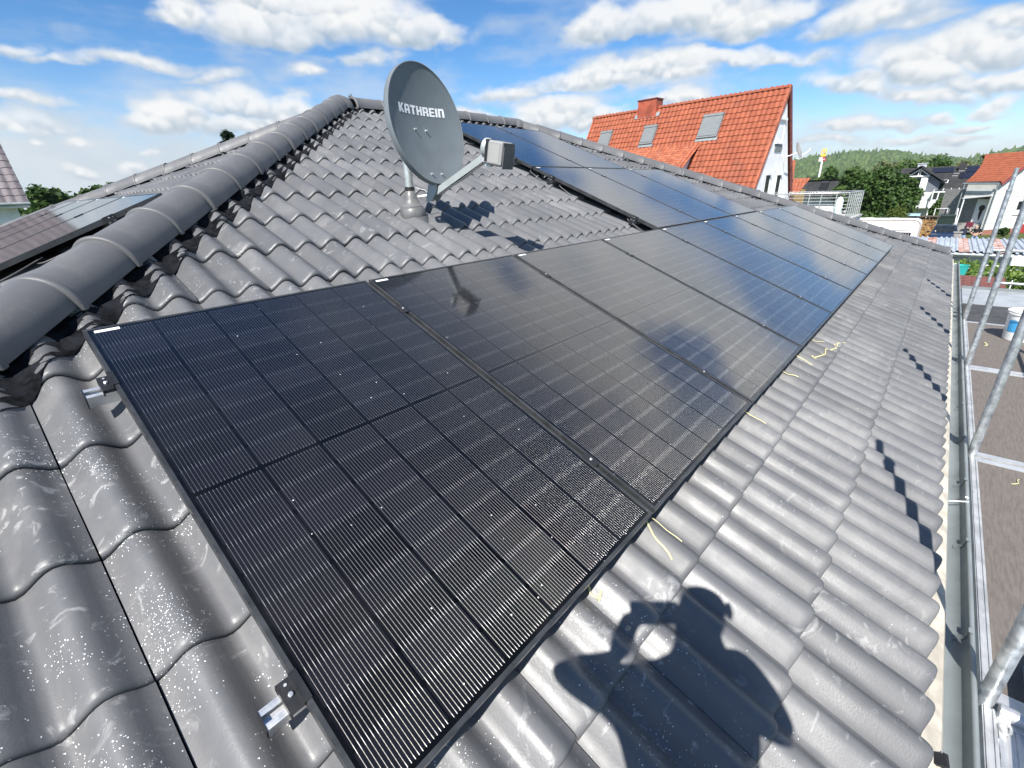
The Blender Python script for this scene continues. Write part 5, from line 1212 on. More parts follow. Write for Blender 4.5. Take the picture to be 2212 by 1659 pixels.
for y in (1.05, 0.25, -0.45, -1.15, -1.85, -2.5): m = MB(); m.hexa([(77.6, y - 0.03, -0.50), (77.6, y + 0.03, -0.50), (81.5, y + 0.03, -0.28), (81.5, y - 0.03, -0.28), (77.6, y - 0.03, -0.42), (77.6, y + 0.03, -0.42), (81.5, y + 0.03, -0.20), (81.5, y - 0.03, -0.20)]); m.build("rafter", M_WFRAME, pg)
m = MB(); m.quad((77.6, -2.6, -0.46), (77.6, 1.1, -0.46), (81.5, 1.1, -0.24), (81.5, -2.6, -0.24)); m.build("glass_roof", pmat("greenish_glass", (0.12, 0.14, 0.13), 0.15), pg)
for y in (1.05, 0.55): m = MB(); m.box((77.6, y - 0.05, G), (77.72, y + 0.05, -0.62)); m.build("post", M_WFRAME, pg)
m = MB(); m.box((77.62, 0.62, -2.3), (77.70, 1.0, -1.4)); m.build("side_window", M_WFRAME, pg)

# ---- pale house with orange tiles and a white front door (right edge)
K = np.array((61.7, -3.5)); Ld = np.array((0.64, 0.77)); Rd = np.array((0.77, -0.64)); Ld /= np.linalg.norm(Ld); Rd /= np.linalg.norm(Rd)
def WP(l, r_, z): p = K + Ld * l + Rd * r_; return np.array((p[0], p[1], z))
l3, r3 = np.array((*Ld, 0)), np.array((*Rd, 0))
wh = empty("siding_house", (63.5, -4.5, G), "pale clad house with orange tiled roof and ornate white front door", "house")
M_SID = pmat("cream_siding", (0.66, 0.66, 0.62), 0.7, 0, 0.05, 3)
m = MB(); LL, RR = 2.55, 7.0
m.prism([WP(0, 0, -3.55), WP(0, 0, 0.40), WP(0, RR / 2, 3.1), WP(0, RR, 0.40), WP(0, RR, -3.55)], l3 * 0.25)
m.build("gable_wall", M_SID, wh)
for z_ in np.arange(-3.3, 2.2, 0.32):
    x_ = max(0, (z_ - 0.4) * 1.30)
    m = MB(); m.obox(WP(-0.008, (x_ + min(RR - x_, RR)) / 2, z_), r3 * (RR / 2 - x_), l3 * 0.012, (0, 0, 0.010)); m.build("siding_lap", M_WALLG, wh)
m = MB(); m.obox(WP(LL / 2 + 0.1, 0.9, -0.1), l3 * (LL / 2 - 0.12), r3 * 0.9, (0, 0, 0.55)); m.hexa([WP(0.26, 0, -0.55), WP(LL, 0, -0.85), WP(LL, 0.05, -0.85), WP(0.26, 0.05, -0.55), WP(0.26, 0, -0.4), WP(LL, 0, -0.4), WP(LL, 0.05, -0.4), WP(0.26, 0.05, -0.4)]); m.build("upper_front", M_SID, wh)
m = MB(); m.obox(WP(LL / 2 + 0.1, -0.03, -0.74), l3 * (LL / 2 - 0.05) + np.array((0, 0, -0.13)), r3 * 0.05, (0, 0, 0.05)); m.build("porch_trim", M_WFRAME, wh)
m = MB(); m.obox(WP(LL / 2 + 1.5, 1.1, -2.0), l3 * (LL / 2 + 1.25), r3 * 0.1, (0, 0, 1.9)); m.build("porch_wall", pmat("porch_grey", (0.27, 0.26, 0.25), 0.8), wh)
m = MB(); m.obox(WP(1.35, 0.94, -2.02), l3 * 0.60, r3 * 0.05, (0, 0, 1.06)); dr_ = m.build("front_door", M_WFRAME, wh)
m = MB()
for (z_, rr) in ((-1.72, 0.26),): m.lathe([(rr, 0), (rr, 0.02)], WP(1.35, 0.885, z_), 18, -r3)
m.prism([WP(1.47, 0.885, -1.8), WP(1.20, 0.885, -1.8), WP(1.24, 0.885, -2.3), WP(1.33, 0.885, -2.78), WP(1.40, 0.885, -2.78), WP(1.48, 0.885, -2.3)], -r3 * 0.02)
m.build("door_glass", pmat("leaded_glass", (0.055, 0.04, 0.038), 0.4, 0, 0.4, 60), dr_)
m = MB(); m.tube([WP(0.86, 0.86, -2.5), WP(0.86, 0.86, -1.9)], 0.025, 8); m.build("door_handle", M_BLACK, dr_)
m = MB()
for i in range(4): m.obox(WP(1.35, 0.55 - 0.28 * i, -3.17 - 0.17 * i), l3 * 0.8, r3 * 0.30, (0, 0, 0.09))
m.build("front_steps", pmat("step_stone", (0.38, 0.36, 0.33), 0.85), wh)
m = MB(); m.tube([WP(LL - 0.1, -0.02, -0.85), WP(LL - 0.1, -0.02, G)], 0.05, 8); m.build("porch_post", M_WFRAME, wh)
m = MB(); m.tube([WP(LL + 0.25, -0.05, 0.45), WP(LL + 0.25, -0.05, G)], 0.045, 8); m.build("downpipe", M_ZINC, wh, 60)
m = MB(); m.prism([WP(-0.02, 0, -4.02), WP(-0.02, RR, -4.02), WP(-0.02, RR, -3.56), WP(-0.02, 0, -3.56)], l3 * 0.2); m.build("brick_plinth", pmat("brick_plinth_red", (0.36, 0.16, 0.11), 0.85, 0, 0.25, 14, streak=(2, 2, 14)), wh)
m = MB(); m.obox(WP(-0.06, 4.6, -3.6), r3 * 1.3, l3 * 0.04, (0, 0, 0.38)); m.build("red_hatch", pmat("red_paint", (0.42, 0.045, 0.045), 0.5), wh)
m = MB(); m.obox(WP(-0.03, 3.55, -1.75), r3 * 0.9, l3 * 0.05, (0, 0, 0.60)); wn_ = m.build("side_window", M_WFRAME, wh)
m = MB(); m.obox(WP(-0.085, 3.55, -1.55), r3 * 0.78, l3 * 0.01, (0, 0, 0.36)); m.build("pane", M_GLASSD, wn_)
rise = 2.55; inn = 3.35; sl_ = math.hypot(rise, inn); Vw = (r3 * inn + np.array((0, 0, rise))) / sl_; Nw = np.cross(-l3, Vw); Nw = Nw if Nw[2] > 0 else -Nw
rows_ = []
nR = 13
M_ = []
# flared left verge: narrow eave, wider ridge; courses laid as separate bands
for q in range(nR):
    s0, s1 = q / nR, (q + 1) / nR
    def ext(s): return 2.75 + 0.55 * s + 1.15 * s ** 2.2
    def flare(s): return 0.16 * (1 - s) ** 3 if s < 1 else 0
    n_ = 16
    a = [WP(0, -0.10, 0.40) + l3 * (-0.30 + (ext(s0) + 0.3) * i / n_) + Vw * sl_ * s0 + np.array((0, 0, flare(s0) + 0.045)) for i in range(n_ + 1)]
    b = [WP(0, -0.10, 0.40) + l3 * (-0.30 + (ext(s1) + 0.3) * i / n_) + Vw * sl_ * s1 + np.array((0, 0, flare(s1))) for i in range(n_ + 1)]
    lip = [p - np.array((0, 0, 0.05)) for p in a]
    M_.append((lip, a, b))
v_, f_, t_ = [], [], []; rr_ = np.random.default_rng(77)
for lip, a, b in M_:
    k_ = len(v_); n_ = len(a); v_ += lip + a + b
    for j in range(2):
        for i in range(n_ - 1): f_.append((k_ + j * n_ + i + 1, k_ + j * n_ + i, k_ + (j + 1) * n_ + i, k_ + (j + 1) * n_ + i + 1)); t_.append(rr_.random())
me = np_mesh("roof", np.array(v_) - np.array(wh.location), np.array(f_), t_); link("roof", me, M_CLAY2, wh)
bk0 = WP(-0.3, 2 * (inn - 0.28) - 0.28 + 0.6, 0.30); Vb = (-r3 * inn + np.array((0, 0, rise))) / sl_
m = MB(); m.quad(bk0, bk0 + l3 * 5, bk0 + l3 * 5 + Vb * sl_, bk0 + Vb * sl_); m.build("rear_roof", M_BRICKR, wh)
m = MB(); v0 = WP(-0.34, -0.12, 0.32); m.obox(v0 + Vw * sl_ / 2, l3 * 0.03, Vw * sl_ / 2, Nw * 0.13); m.build("verge_board", pmat("dark_red_board", (0.30, 0.06, 0.06), 0.6), wh)
m = MB(); m.tube([v0 + Nw * 0.13, v0 + Nw * 0.13 + Vw * sl_], 0.07, 8); m.build("verge_cap", M_CLAYD, wh, 60)
m = MB(); m.tube([WP(-0.3, -0.36, 0.36), WP(2.7, -0.36, 0.42)], 0.075, 10); m.tube([WP(-0.1, -0.2, 0.3), WP(-0.06, -0.05, -0.2), WP(-0.06, -0.05, -3.9)], 0.04, 8); m.build("gutter", M_ZINC, wh, 60)

# ---- house at the left edge
lh = empty("grey_roof_house", (-3.5, 30, G), "white house with grey brown tiled roof at the left edge", "house")
# roof corner (eave tip) near (1.5, 21): roof rises to the left
E0 = np.array((1.93, 26.0, 1.29)); pl_ = R_(48)
Vl = np.array((0, math.cos(pl_), math.sin(pl_))); Nl = np.array((0, -math.sin(pl_), math.cos(pl_)))
sheet("roof", lh, E0 + np.array((-12.0, 0, 0)), (1, 0, 0), Vl, Nl, 12.0, 6.0, 0.30, 0.34, 0.045, M_GREYT, [(E0, (1, 0, 0))], 6, 0.022, 51)
Vl2 = np.array((0, -math.cos(pl_), math.sin(pl_))); Nl2 = np.array((0, math.sin(pl_), math.cos(pl_)))
yr = E0[1] + 6 * math.cos(pl_); zr = E0[2] + 6 * math.sin(pl_)
sheet("roof", lh, (E0[0], 2 * yr - E0[1], E0[2]), (-1, 0, 0), Vl2, Nl2, 12.0, 6.0, 0.30, 0.34, 0.045, M_GREYT, (), 3, 0.022, 52)
m = MB(); m.prism([(E0[0] - 0.35, E0[1] + 0.45, G), (E0[0] - 0.35, E0[1] + 0.45, E0[2] + 0.2), (E0[0] - 0.35, yr, zr - 0.25), (E0[0] - 0.35, 2 * yr - E0[1] - 0.45, E0[2] + 0.2), (E0[0] - 0.35, 2 * yr - E0[1] - 0.45, G)], (-11.2, 0, 0)); m.build("wall", M_WALLW, lh)
m = MB(); m.tube([E0 + np.array((-12.0, -0.06, -0.03)), E0 + np.array((0.03, -0.06, -0.03))], 0.065, 12); m.build("gutter", M_ZINC, lh, 60)
m = MB(); m.obox(E0 + Vl * 3.0 + np.array((-0.0, 0, 0)) - Nl * 0.10, (0.02, 0, 0), Vl * 3.0, Nl * 0.10); m.build("verge_board", M_SHUT, lh)
m = MB(); m.box((E0[0] - 12.0, E0[1] + 0.0, E0[2] - 0.17), (E0[0] - 0.05, E0[1] + 0.5, E0[2] - 0.10)); m.build("soffit", M_WALLW, lh)

# ================================================================== ground, trees, garden, street
def ground_mat():
    m, T, b = new_mat("ground_grass")
    pos = T.n('NewGeometry').outputs['Position']
    c = T.mix(T.ramp(T.noise(pos, 0.05, 6, 0.6, 0.5), 0.35, 0.7), (0.045, 0.075, 0.020), (0.085, 0.105, 0.035))
    c = T.mix(T.math('MULTIPLY', T.ramp(T.noise(pos, 1.5, 6, 0.7), 0.45, 0.75), 0.5), c, (0.12, 0.11, 0.06))
    T.l(c, b.inputs['Base Color']); b.inputs['Roughness'].default_value = 0.95; b.inputs['Specular IOR Level'].default_value = 0.1
    return m
m = MB(); R0 = 9000
ring = [(R0 * math.cos(a), R0 * math.sin(a), G) for a in np.linspace(0, 2 * math.pi, 64, endpoint=False)]
m.add(ring, [tuple(range(64))]); tag(m.build("ground", ground_mat()), kind="structure")
m = MB(); m.add([(17, -40, G + 0.004), (58, -40, G + 0.004), (58, 1.0, G + 0.004), (46, 6, G + 0.004), (36, 9, G + 0.004), (17, 9, G + 0.004)], [(0, 1, 2, 3, 4, 5)]); tag(m.build("driveway", M_ASPH), kind="structure")
m = MB(); m.add([(-6, -9, G + 0.008), (17, -9, G + 0.008), (17, -0.8, G + 0.008), (-6, -0.8, G + 0.008)], [(0, 1, 2, 3)]); tag(m.build("pavement", M_PAVE), kind="structure")

def leaves(n, lobes, size, r, squash=1.0, hollow=0.55, droop=0.0):
    """n small leaf clumps spread through the outer shells of several lobes"""
    w = np.array([l[3] ** 2 for l in lobes]); w = w / w.sum(); pick = r.choice(len(lobes), n, p=w); L = np.array([l[:4] for l in lobes], float)[pick]
    d = r.normal(size=(n, 3)); d /= np.linalg.norm(d, axis=1)[:, None]
    rad = (hollow + (1 - hollow) * r.random(n) ** 0.6) * (1 + 0.10 * r.normal(size=n))
    # ragged outline: clusters pushed in and out
    ph = np.sin(d[:, 0] * 5 + L[:, 0] * 3) * np.sin(d[:, 1] * 6 + L[:, 1] * 2) * np.sin(d[:, 2] * 5 + L[:, 2] * 4)
    rad *= 1 + 0.22 * ph
    c = L[:, :3] + d * (rad * L[:, 3])[:, None] * np.array((1, 1, squash))
    nrm = d * 0.5 + r.normal(size=(n, 3)) * 0.6 + np.array((0, 0, 0.35)); nrm /= np.linalg.norm(nrm, axis=1)[:, None]
    t = np.cross(nrm, r.normal(size=(n, 3))); t /= np.linalg.norm(t, axis=1)[:, None]; b = np.cross(nrm, t)
    s = size * (0.6 + 0.8 * r.random(n)); asp = 0.55 + 0.3 * r.random(n)
    q = np.stack([c - t * s[:, None], c - b * (s * asp)[:, None] + nrm * (0.15 * s)[:, None], c + t * s[:, None], c + b * (s * asp)[:, None] - nrm * (0.1 * s)[:, None]], 1).reshape(-1, 3)
    f = np.arange(n * 4).reshape(n, 4)
    tint = np.clip(0.5 + 0.22 * r.normal(size=n) + 0.25 * ph, 0, 1)
    return q, f, tint
def tree(name, label, x, y, base, top, lobes, n, size, mat, cat="tree", group=None, trunk=0.22, squash=1.0, seed=1, parts=("crown", "trunk"), hollow=0.55):
    """tapered trunk with limbs reaching into a crown of separate leaf clumps; lobes are (dx, dy, z, r) in world z"""
    r = np.random.default_rng(seed)
    root = empty(name, (x, y, base), label, cat, group)
    lb = [(dx, dy, z - base, rr) for (dx, dy, z, rr) in lobes]
    q, f, t = leaves(n, lb, size, r, squash, hollow)
    link(parts[0], np_mesh(parts[0], q, f, t), mat, root)
    if trunk > 0:
        m = MB(); zc = max(l[2] for l in lb) * 0.85
        m.tube([(x, y, base), (x + 0.05, y, base + zc * 0.3), (x - 0.06, y + 0.05, base + zc * 0.6), (x, y, base + zc)], [trunk * 1.25, trunk, trunk * 0.7, trunk * 0.25], 10)
        for i, l in enumerate(lb):
            z0 = zc * (0.3 + 0.1 * (i % 4)); m.tube([(x, y, base + z0), (x + l[0] * 0.5, y + l[1] * 0.5, base + (z0 + l[2]) / 2 + 0.1), (x + l[0], y + l[1], base + l[2])], [trunk * 0.5, trunk * 0.32, trunk * 0.1], 6)
        m.build(parts[1], M_BARK, root, 60)
    return root
def crownlobes(rx, rz, zc, k, seed):
    r = np.random.default_rng(seed); out = [(0, 0, zc, min(rx, rz) * 0.85)]
    for i in range(k):
        a = r.uniform(0, 2 * math.pi); e = r.uniform(-0.7, 1.0); q = r.uniform(0.55, 0.8)
        out.append((rx * q * math.cos(a) * math.cos(e * 1.2), rx * q * math.sin(a) * math.cos(e * 1.2), zc + rz * q * math.sin(e * 1.35), min(rx, rz) * r.uniform(0.34, 0.52)))
    return out
# big dark tree left of the slate house
tree("broadleaf_tree", "large dark green tree in front of the slate house, tallest in the gardens", 57, 4.75, G, 2.4, crownlobes(2.15, 2.9, -0.55, 11, 3), 9000, 0.16, L_DARK, trunk=0.20, seed=3)
tree("broadleaf_tree", "dark tree leaning out to the right of the large dark tree", 58.5, 3.0, G, 1.4, crownlobes(1.7, 2.3, -1.0, 9, 4), 5200, 0.15, L_DARK, trunk=0.16, seed=4)
tree("broadleaf_tree", "mid green tree left of the large dark tree, behind the steel railing", 63, 7.3, G, 1.9, crownlobes(1.9, 2.2, -0.3, 8, 5), 4800, 0.16, L_MID, trunk=0.16, seed=5)
for i, (x, y, zt, rx, rz, mt, lab) in enumerate([
    (108, 20.6, 1.9, 3.0, 2.6, L_MID, "mid green bushy tree farthest left behind the dark mossy roof"), (112, 18.3, 2.4, 2.6, 2.6, L_LIGHT, "bright yellow green tree rising behind the dark mossy roof"),
    (106, 16.2, 3.1, 2.4, 3.2, L_DARK, "dark pointed tree standing below the tall sign pole"), (110, 14.3, 2.0, 2.6, 2.6, L_LIGHT, "bright green tree right of the tall sign pole"), (112, 12.2, 2.7, 3.2, 3.0, L_MID, "broad green tree between the sign pole and the large dark tree"),
    (104, 22.8, 1.6, 2.8, 2.4, L_DARK, "dark low tree beside the white gable edge"), (128, 9.6, 3.9, 4.2, 3.6, L_TAN, "tan green rounded tree behind the large dark tree"), (122, 5.9, 4.5, 3.6, 3.6, L_MID, "green tree rising behind the glazed slate gable"),
    (126, 2.6, 4.1, 3.4, 3.2, L_DARK, "dark green tree behind the chimney of the slate house"), (140, -0.4, 3.9, 3.0, 3.4, L_TAN, "small tan tree above the dark roof ridge"), (138, -3.6, 4.4, 4.5, 3.8, L_TAN, "tan tree beside the orange tiled roof edge"), (104, 9.3, 1.2, 2.6, 2.6, L_DARK, "dark tree half hidden behind the large dark tree")]):
    tree("broadleaf_tree", lab, x, y, G, zt, crownlobes(rx, rz, zt - rz * 1.02, 8, 20 + i), 2600, 0.27, mt, group="trees behind the houses", trunk=0.25, seed=20 + i)
# garden shrubs
tree("clipped_bush", "round clipped olive green bush right of the large dark tree", 49.7, 2.28, G, -1.0, [(0, 0, -1.75, 0.72), (0.1, 0.1, -1.9, 0.66), (0, -0.15, -2.2, 0.7), (0, 0.1, -2.9, 0.75)], 5200, 0.055, leaf_mat("olive_leaf", (0.06, 0.085, 0.012), (0.11, 0.14, 0.022)), "bush", trunk=0.08, seed=41, hollow=0.8)
for i, (x, y, zt, rx, mt, lab) in enumerate([(47.6, 4.3, -0.9, 0.95, L_MID, "loose green shrub below the large dark tree, nearest the terrace"), (48.4, 3.25, -1.75, 0.75, L_DARK, "low dark shrub between loose shrub and round bush"), (46.5, 5.3, -1.3, 1.0, L_DARK, "dark shrub half hidden by the terrace corner"),
    (74, -0.2, -1.0, 1.25, L_MID, "leafy tree under the pergola beam, left of two"), (73, -1.35, -0.9, 1.15, L_MID, "leafy tree under the pergola beam, right of two"), (71, -0.75, -2.2, 1.0, L_DARK, "dark shrub below the pergola trees"), (60.9, -4.9, -3.3, 0.55, L_DARK, "low shrub at the brick plinth of the siding house")]):
    tree("garden_shrub", lab, x, y, G, zt, crownlobes(rx, (zt - G) * 0.42, zt - (zt - G) * 0.45, 6, 60 + i), 1900, 0.12, mt, "bush", "garden shrubs", trunk=0.05, seed=60 + i)
# trees on the left: wood edge beyond the left house, and a conifer tip behind the ridge
for i, (x, y, zt, rx, lab) in enumerate([(3.6, 60, 2.6, 1.9, "tree of the left wood edge touching the grey roofed house's roof"), (5.6, 58, 3.2, 1.7, "second tree of the left wood edge from the grey roofed house"), (7.4, 60, 2.7, 1.7, "third tree of the left wood edge from the grey roofed house"), (9.0, 58, 3.0, 1.6, "fourth tree of the left wood edge, before the ridge hides it"), (1.0, 62, 3.0, 2.6, "tree of the left wood edge standing behind the grey roofed house"), (10.8, 61, 3.2, 1.9, "rightmost tree of the left wood edge, half behind the roof hip"), (6.4, 64, 2.9, 2.2, "tree in the second line of the left wood edge, between two front trees")]):
    tree("broadleaf_tree", lab, x, y, G, zt, crownlobes(rx, 3.2, zt - 3.1, 11, 80 + i), 5200, 0.19, L_DARK, group="wood edge on the left", trunk=0.25, seed=80 + i)
def conifer(label, x, y, base, top, rad, n, seed):
    r = np.random.default_rng(seed); root = empty("conifer", (x, y, base), label, "tree"); H = top - base
    t = r.random(n) ** 0.75; a = r.uniform(0, 2 * math.pi, n); lev = np.floor(t * 26) / 26 + 0.004 * r.normal(size=n)
    rr = rad * (1 - lev) ** 0.85 * (0.25 + 0.75 * r.random(n)) * (0.75 + 0.35 * np.sin(a * 5 + lev * 40))
    c = np.stack([rr * np.cos(a), rr * np.sin(a), H * lev - 0.22 * rr + 0.03 * r.normal(size=n)], 1)
    out = np.stack([np.cos(a), np.sin(a), -0.15 + 0.3 * r.normal(size=n)], 1); s = 0.10 + 0.10 * r.random(n)
    side = np.cross(out, np.array((0, 0, 1.0)) + 0.5 * r.normal(size=(n, 3))); side /= np.linalg.norm(side, axis=1)[:, None]
    q = np.stack([c - out * s[:, None], c + side * (s * 0.28)[:, None], c + out * s[:, None], c - side * (s * 0.28)[:, None]], 1).reshape(-1, 3)
    link("crown", np_mesh("crown", q, np.arange(4 * n).reshape(n, 4), r.random(n)), L_CONIF, root)
    m = MB(); m.tube([(x, y, base), (x, y, top - 0.1)], [0.18, 0.02], 8); m.build("trunk", M_BARK, root)
conifer("dark conifer tip showing above the ridge tiles, left of the dish", 9.25, 24.9, G, 4.25, 3.4, 16000, 5)
conifer("smaller conifer tip just left of the dark conifer", 8.1, 25.6, G, 3.3, 2.6, 9000, 6)
# wooded hill far away
def hill():
    r = np.random.default_rng(8); D = 1500.0
    prof = [(40, -0.2), (30, 0.6), (22, 1.1), (16, 1.45), (12.34, 1.74), (10.28, 2.03), (8.11, 2.17), (5.69, 2.2), (3.67, 1.92), (0.77, 1.3), (-0.69, 1.24), (-2.01, 1.43), (-3.53, 1.82), (-8, 2.5), (-16, 2.7), (-28, 1.6), (-40, 0.3)]
    pa = np.array([p[0] for p in prof][::-1]); pe = np.array([p[1] for p in prof][::-1])
    azs = np.linspace(-38, 38, 160); ts = np.linspace(0, 1, 26)
    def pt(az, t):
        e = np.interp(az, pa, pe); d = D * (0.62 + 0.5 * t); z_top = CAM[2] + D * 1.0 * math.tan(R_(e)) 
        s = t / 0.76 if t < 0.76 else 1 - (t - 0.76) * 1.3
        z = G + (z_top - G - 9) * (math.sin(min(s, 1) * math.pi / 2) ** 1.25) + 3 * math.sin(az * 1.9 + t * 9)
        return (d * math.cos(R_(az)), d * math.sin(R_(az)), max(z, G - 0.5))
    m = MB(); m.rings([[pt(a, t) for a in azs] for t in ts], closed=False); tag(m.build("hill", pmat("hill_ground", (0.035, 0.055, 0.02), 0.95, 0, 0.3, 0.01), None, 180), kind="structure")
    # canopy: thousands of crowns, one mass
    ico = bmesh.new(); bmesh.ops.create_icosphere(ico, subdivisions=1, radius=1); iv = np.array([v.co[:] for v in ico.verts]); if_ = np.array([[v.index for v in f.verts] for f in ico.faces]); ico.free()
    n = 8500; V_, F_, T_ = [], [], []
    for i in range(n):
        az = r.uniform(-16, 34) if i % 6 else r.uniform(-36, 36); t = r.uniform(0.10, 0.80)
        x, y, z = pt(az, t); s = r.uniform(4.0, 7.5); con = r.random() < (0.22 if az > 6 else 0.05)
        sc = np.array((s, s, s * 1.05)) * (0.9 + 0.25 * r.random(3)) if not con else np.array((s * 0.5, s * 0.5, s * 1.9))
        V_.append(iv * sc * (1 + 0.16 * r.normal(size=(len(iv), 1))) + np.array((x, y, z + s * 0.8))); F_.append(if_ + i * len(iv)); T_.append(np.full(len(if_), r.random()))
    tag(link("forest", np_mesh("forest", np.concatenate(V_), np.concatenate(F_), np.concatenate(T_)), L_FOREST, None, 180), "wooded hillside closing the view on the right", "forest", kind="stuff")
hill()

# ---- tall sign pole (two signs), leaning back in the distance
sp = empty("sign_pole", (246, 42.9, G), "tall pole with a yellow arch sign and a red and white sign, far away", "sign")
m = MB(); m.tube([(246, 42.9, G), (246, 42.9, 9.5)], [0.42, 0.34], 12); m.build("pole", M_WFRAME, sp, 60)
M_YEL = pmat("sign_yellow", (0.90, 0.58, 0.03), 0.5, 0, 0.02); M_SRED = pmat("sign_red", (0.45, 0.03, 0.06), 0.5, 0, 0.02)
m = MB(); m.box((245.7, 42.95, 8.7), (246.3, 44.15, 10.25)); m.build("white_sign", M_WFRAME, sp)
m = MB(); m.box((245.7, 41.75, 8.75), (246.3, 42.93, 10.25)); m.build("red_sign", M_SRED, sp)
m = MB(); m.box((245.68, 43.2, 9.75), (245.695, 43.9, 9.95)); m.box((245.68, 43.35, 9.3), (245.695, 43.75, 9.5)); m.build("sign_mark", M_SRED, sp)
m = MB(); m.box((245.68, 42.0, 9.35), (245.695, 42.7, 9.6)); m.build("sign_mark", M_WFRAME, sp)
m = MB(); m.box((245.8, 42.0, 10.6), (246.2, 43.7, 11.25)); m.box((245.95, 42.75, 10.25), (246.05, 42.95, 10.6)); m.build("yellow_base", M_YEL, sp)
m = MB()
for c_ in (43.28, 42.43):
    m.tube([(246, c_ + 0.42 * math.cos(a), 11.25 + 2.05 * max(0, math.sin(a)) ** 0.8) for a in np.linspace(0, math.pi, 17)], 0.17, 8)
m.build("arch_sign", M_YEL, sp, 60)

# ---- flat roofed garage just past the scaffold
ga = empty("flat_garage", (12.5, -3.8, G), "flat roofed garage with dark bitumen and pale grey sheet just past the scaffold", "garage")
m = MB(); m.box((9.2, -7.0, G), (16.2, -1.38, -1.72)); m.build("wall", M_WALLG, ga)
m = MB(); m.box((9.1, -7.1, -1.715), (14.35, -1.30, -1.60)); m.build("bitumen_roof", pmat("bitumen_felt", (0.055, 0.056, 0.058), 0.85, 0, 0.2, 2.5, 0.4, 60), ga)
m = MB(); m.box((14.36, -7.1, -1.712), (16.3, -1.302, -1.585)); m.build("sheet_roof", pmat("pale_grey_sheet", (0.36, 0.385, 0.40), 0.6, 0.1, 0.08, 2), ga)
m = MB(); m.box((16.301, -7.1, -1.73), (16.36, -1.29, -1.52)); m.build("edge_trim", M_SHUT, ga)
# ---- shed with brick patterned shingles
sd = empty("shingle_shed", (18, -1.7, G), "small shed with red brown brick patterned shingle roof", "shed")
def shingle():
    m, T, b = new_mat("red_shingle"); tc = T.n('TexCoord').outputs['Object']
    br = T.n('TexBrick'); br.inputs['Scale'].default_value = 1.0; br.inputs['Brick Width'].default_value = 0.34; br.inputs['Row Height'].default_value = 0.145; br.inputs['Mortar Size'].default_value = 0.012
    br.inputs['Color1'].default_value = (0.20, 0.066, 0.052, 1); br.inputs['Color2'].default_value = (0.155, 0.055, 0.045, 1); br.inputs['Mortar'].default_value = (0.045, 0.022, 0.02, 1)
    mp = T.n('Mapping'); mp.inputs['Rotation'].default_value = (0, 0, R_(90)); T.l(tc, mp.inputs[0]); T.l(mp.outputs[0], br.inputs['Vector'])
    T.l(br.outputs[0], b.inputs['Base Color']); b.inputs['Roughness'].default_value = 0.85; return m
V_ = np.array((1.3, 0, 0.19)); V_ /= np.linalg.norm(V_)
m = MB(); o_s = np.array((16.95, -1.15, -1.82)); L_s, W_s = 1.55, 1.05
m.hexa([o_s, o_s + V_ * L_s, o_s + V_ * L_s + (0, -W_s, 0), o_s + (0, -W_s, 0), o_s + (0, 0, 0.03), o_s + V_ * L_s + (0, 0, 0.03), o_s + V_ * L_s + (0, -W_s, 0.03), o_s + (0, -W_s, 0.03)][:4][::-1] + [o_s + (0, 0, 0.03), o_s + V_ * L_s + (0, 0, 0.03), o_s + V_ * L_s + (0, -W_s, 0.03), o_s + (0, -W_s, 0.03)][::-1]); m.build("shingle_roof", shingle(), sd)
m = MB(); m.box((17.05, -2.1, G), (18.4, -1.25, -1.86)); m.build("wall", M_BROWN, sd)
m = MB(); m.tube([(17.3, -2.24, G), (17.3, -2.24, -1.45)], 0.014, 8); tag(m.build("garden_stake", M_WFRAME), "thin pale stake at the right edge of the shingle shed", "stake")
# ---- garden wall, planter, lamp, hedge
gw_ = MB(); gw_.box((18.75, -1.9, G), (19.05, -0.9, -1.72)); tag(gw_.build("garden_wall", M_WALLG), "low pale garden wall behind the shingle shed", "wall")
m = MB(); m.lathe([(0.10, 0), (0.125, 0.02), (0.185, 0.36), (0.195, 0.365), (0.195, 0.385), (0.175, 0.385), (0.12, 0.06), (0.001, 0.06)], (18.9, -1.25, -1.72), 24); tag(m.build("planter", pmat("teal_plastic", (0.03, 0.38, 0.34), 0.4, 0, 0.03), None, 40), "teal plastic planter on the low garden wall", "planter")
lm = empty("garden_lamp", (21.6, -2.66, G), "white garden lamp standing over the hedge at the right edge", "lamp")
m = MB(); m.tube([(21.6, -2.66, G), (21.6, -2.66, -1.62)], 0.045, 10); m.build("lamp_post", M_WFRAME, lm, 60)
m = MB(); m.bbox((21.45, -2.86, -1.62), (21.75, -2.46, -1.36), 0.02); m.build("lamp_head", M_WFRAME, lm)
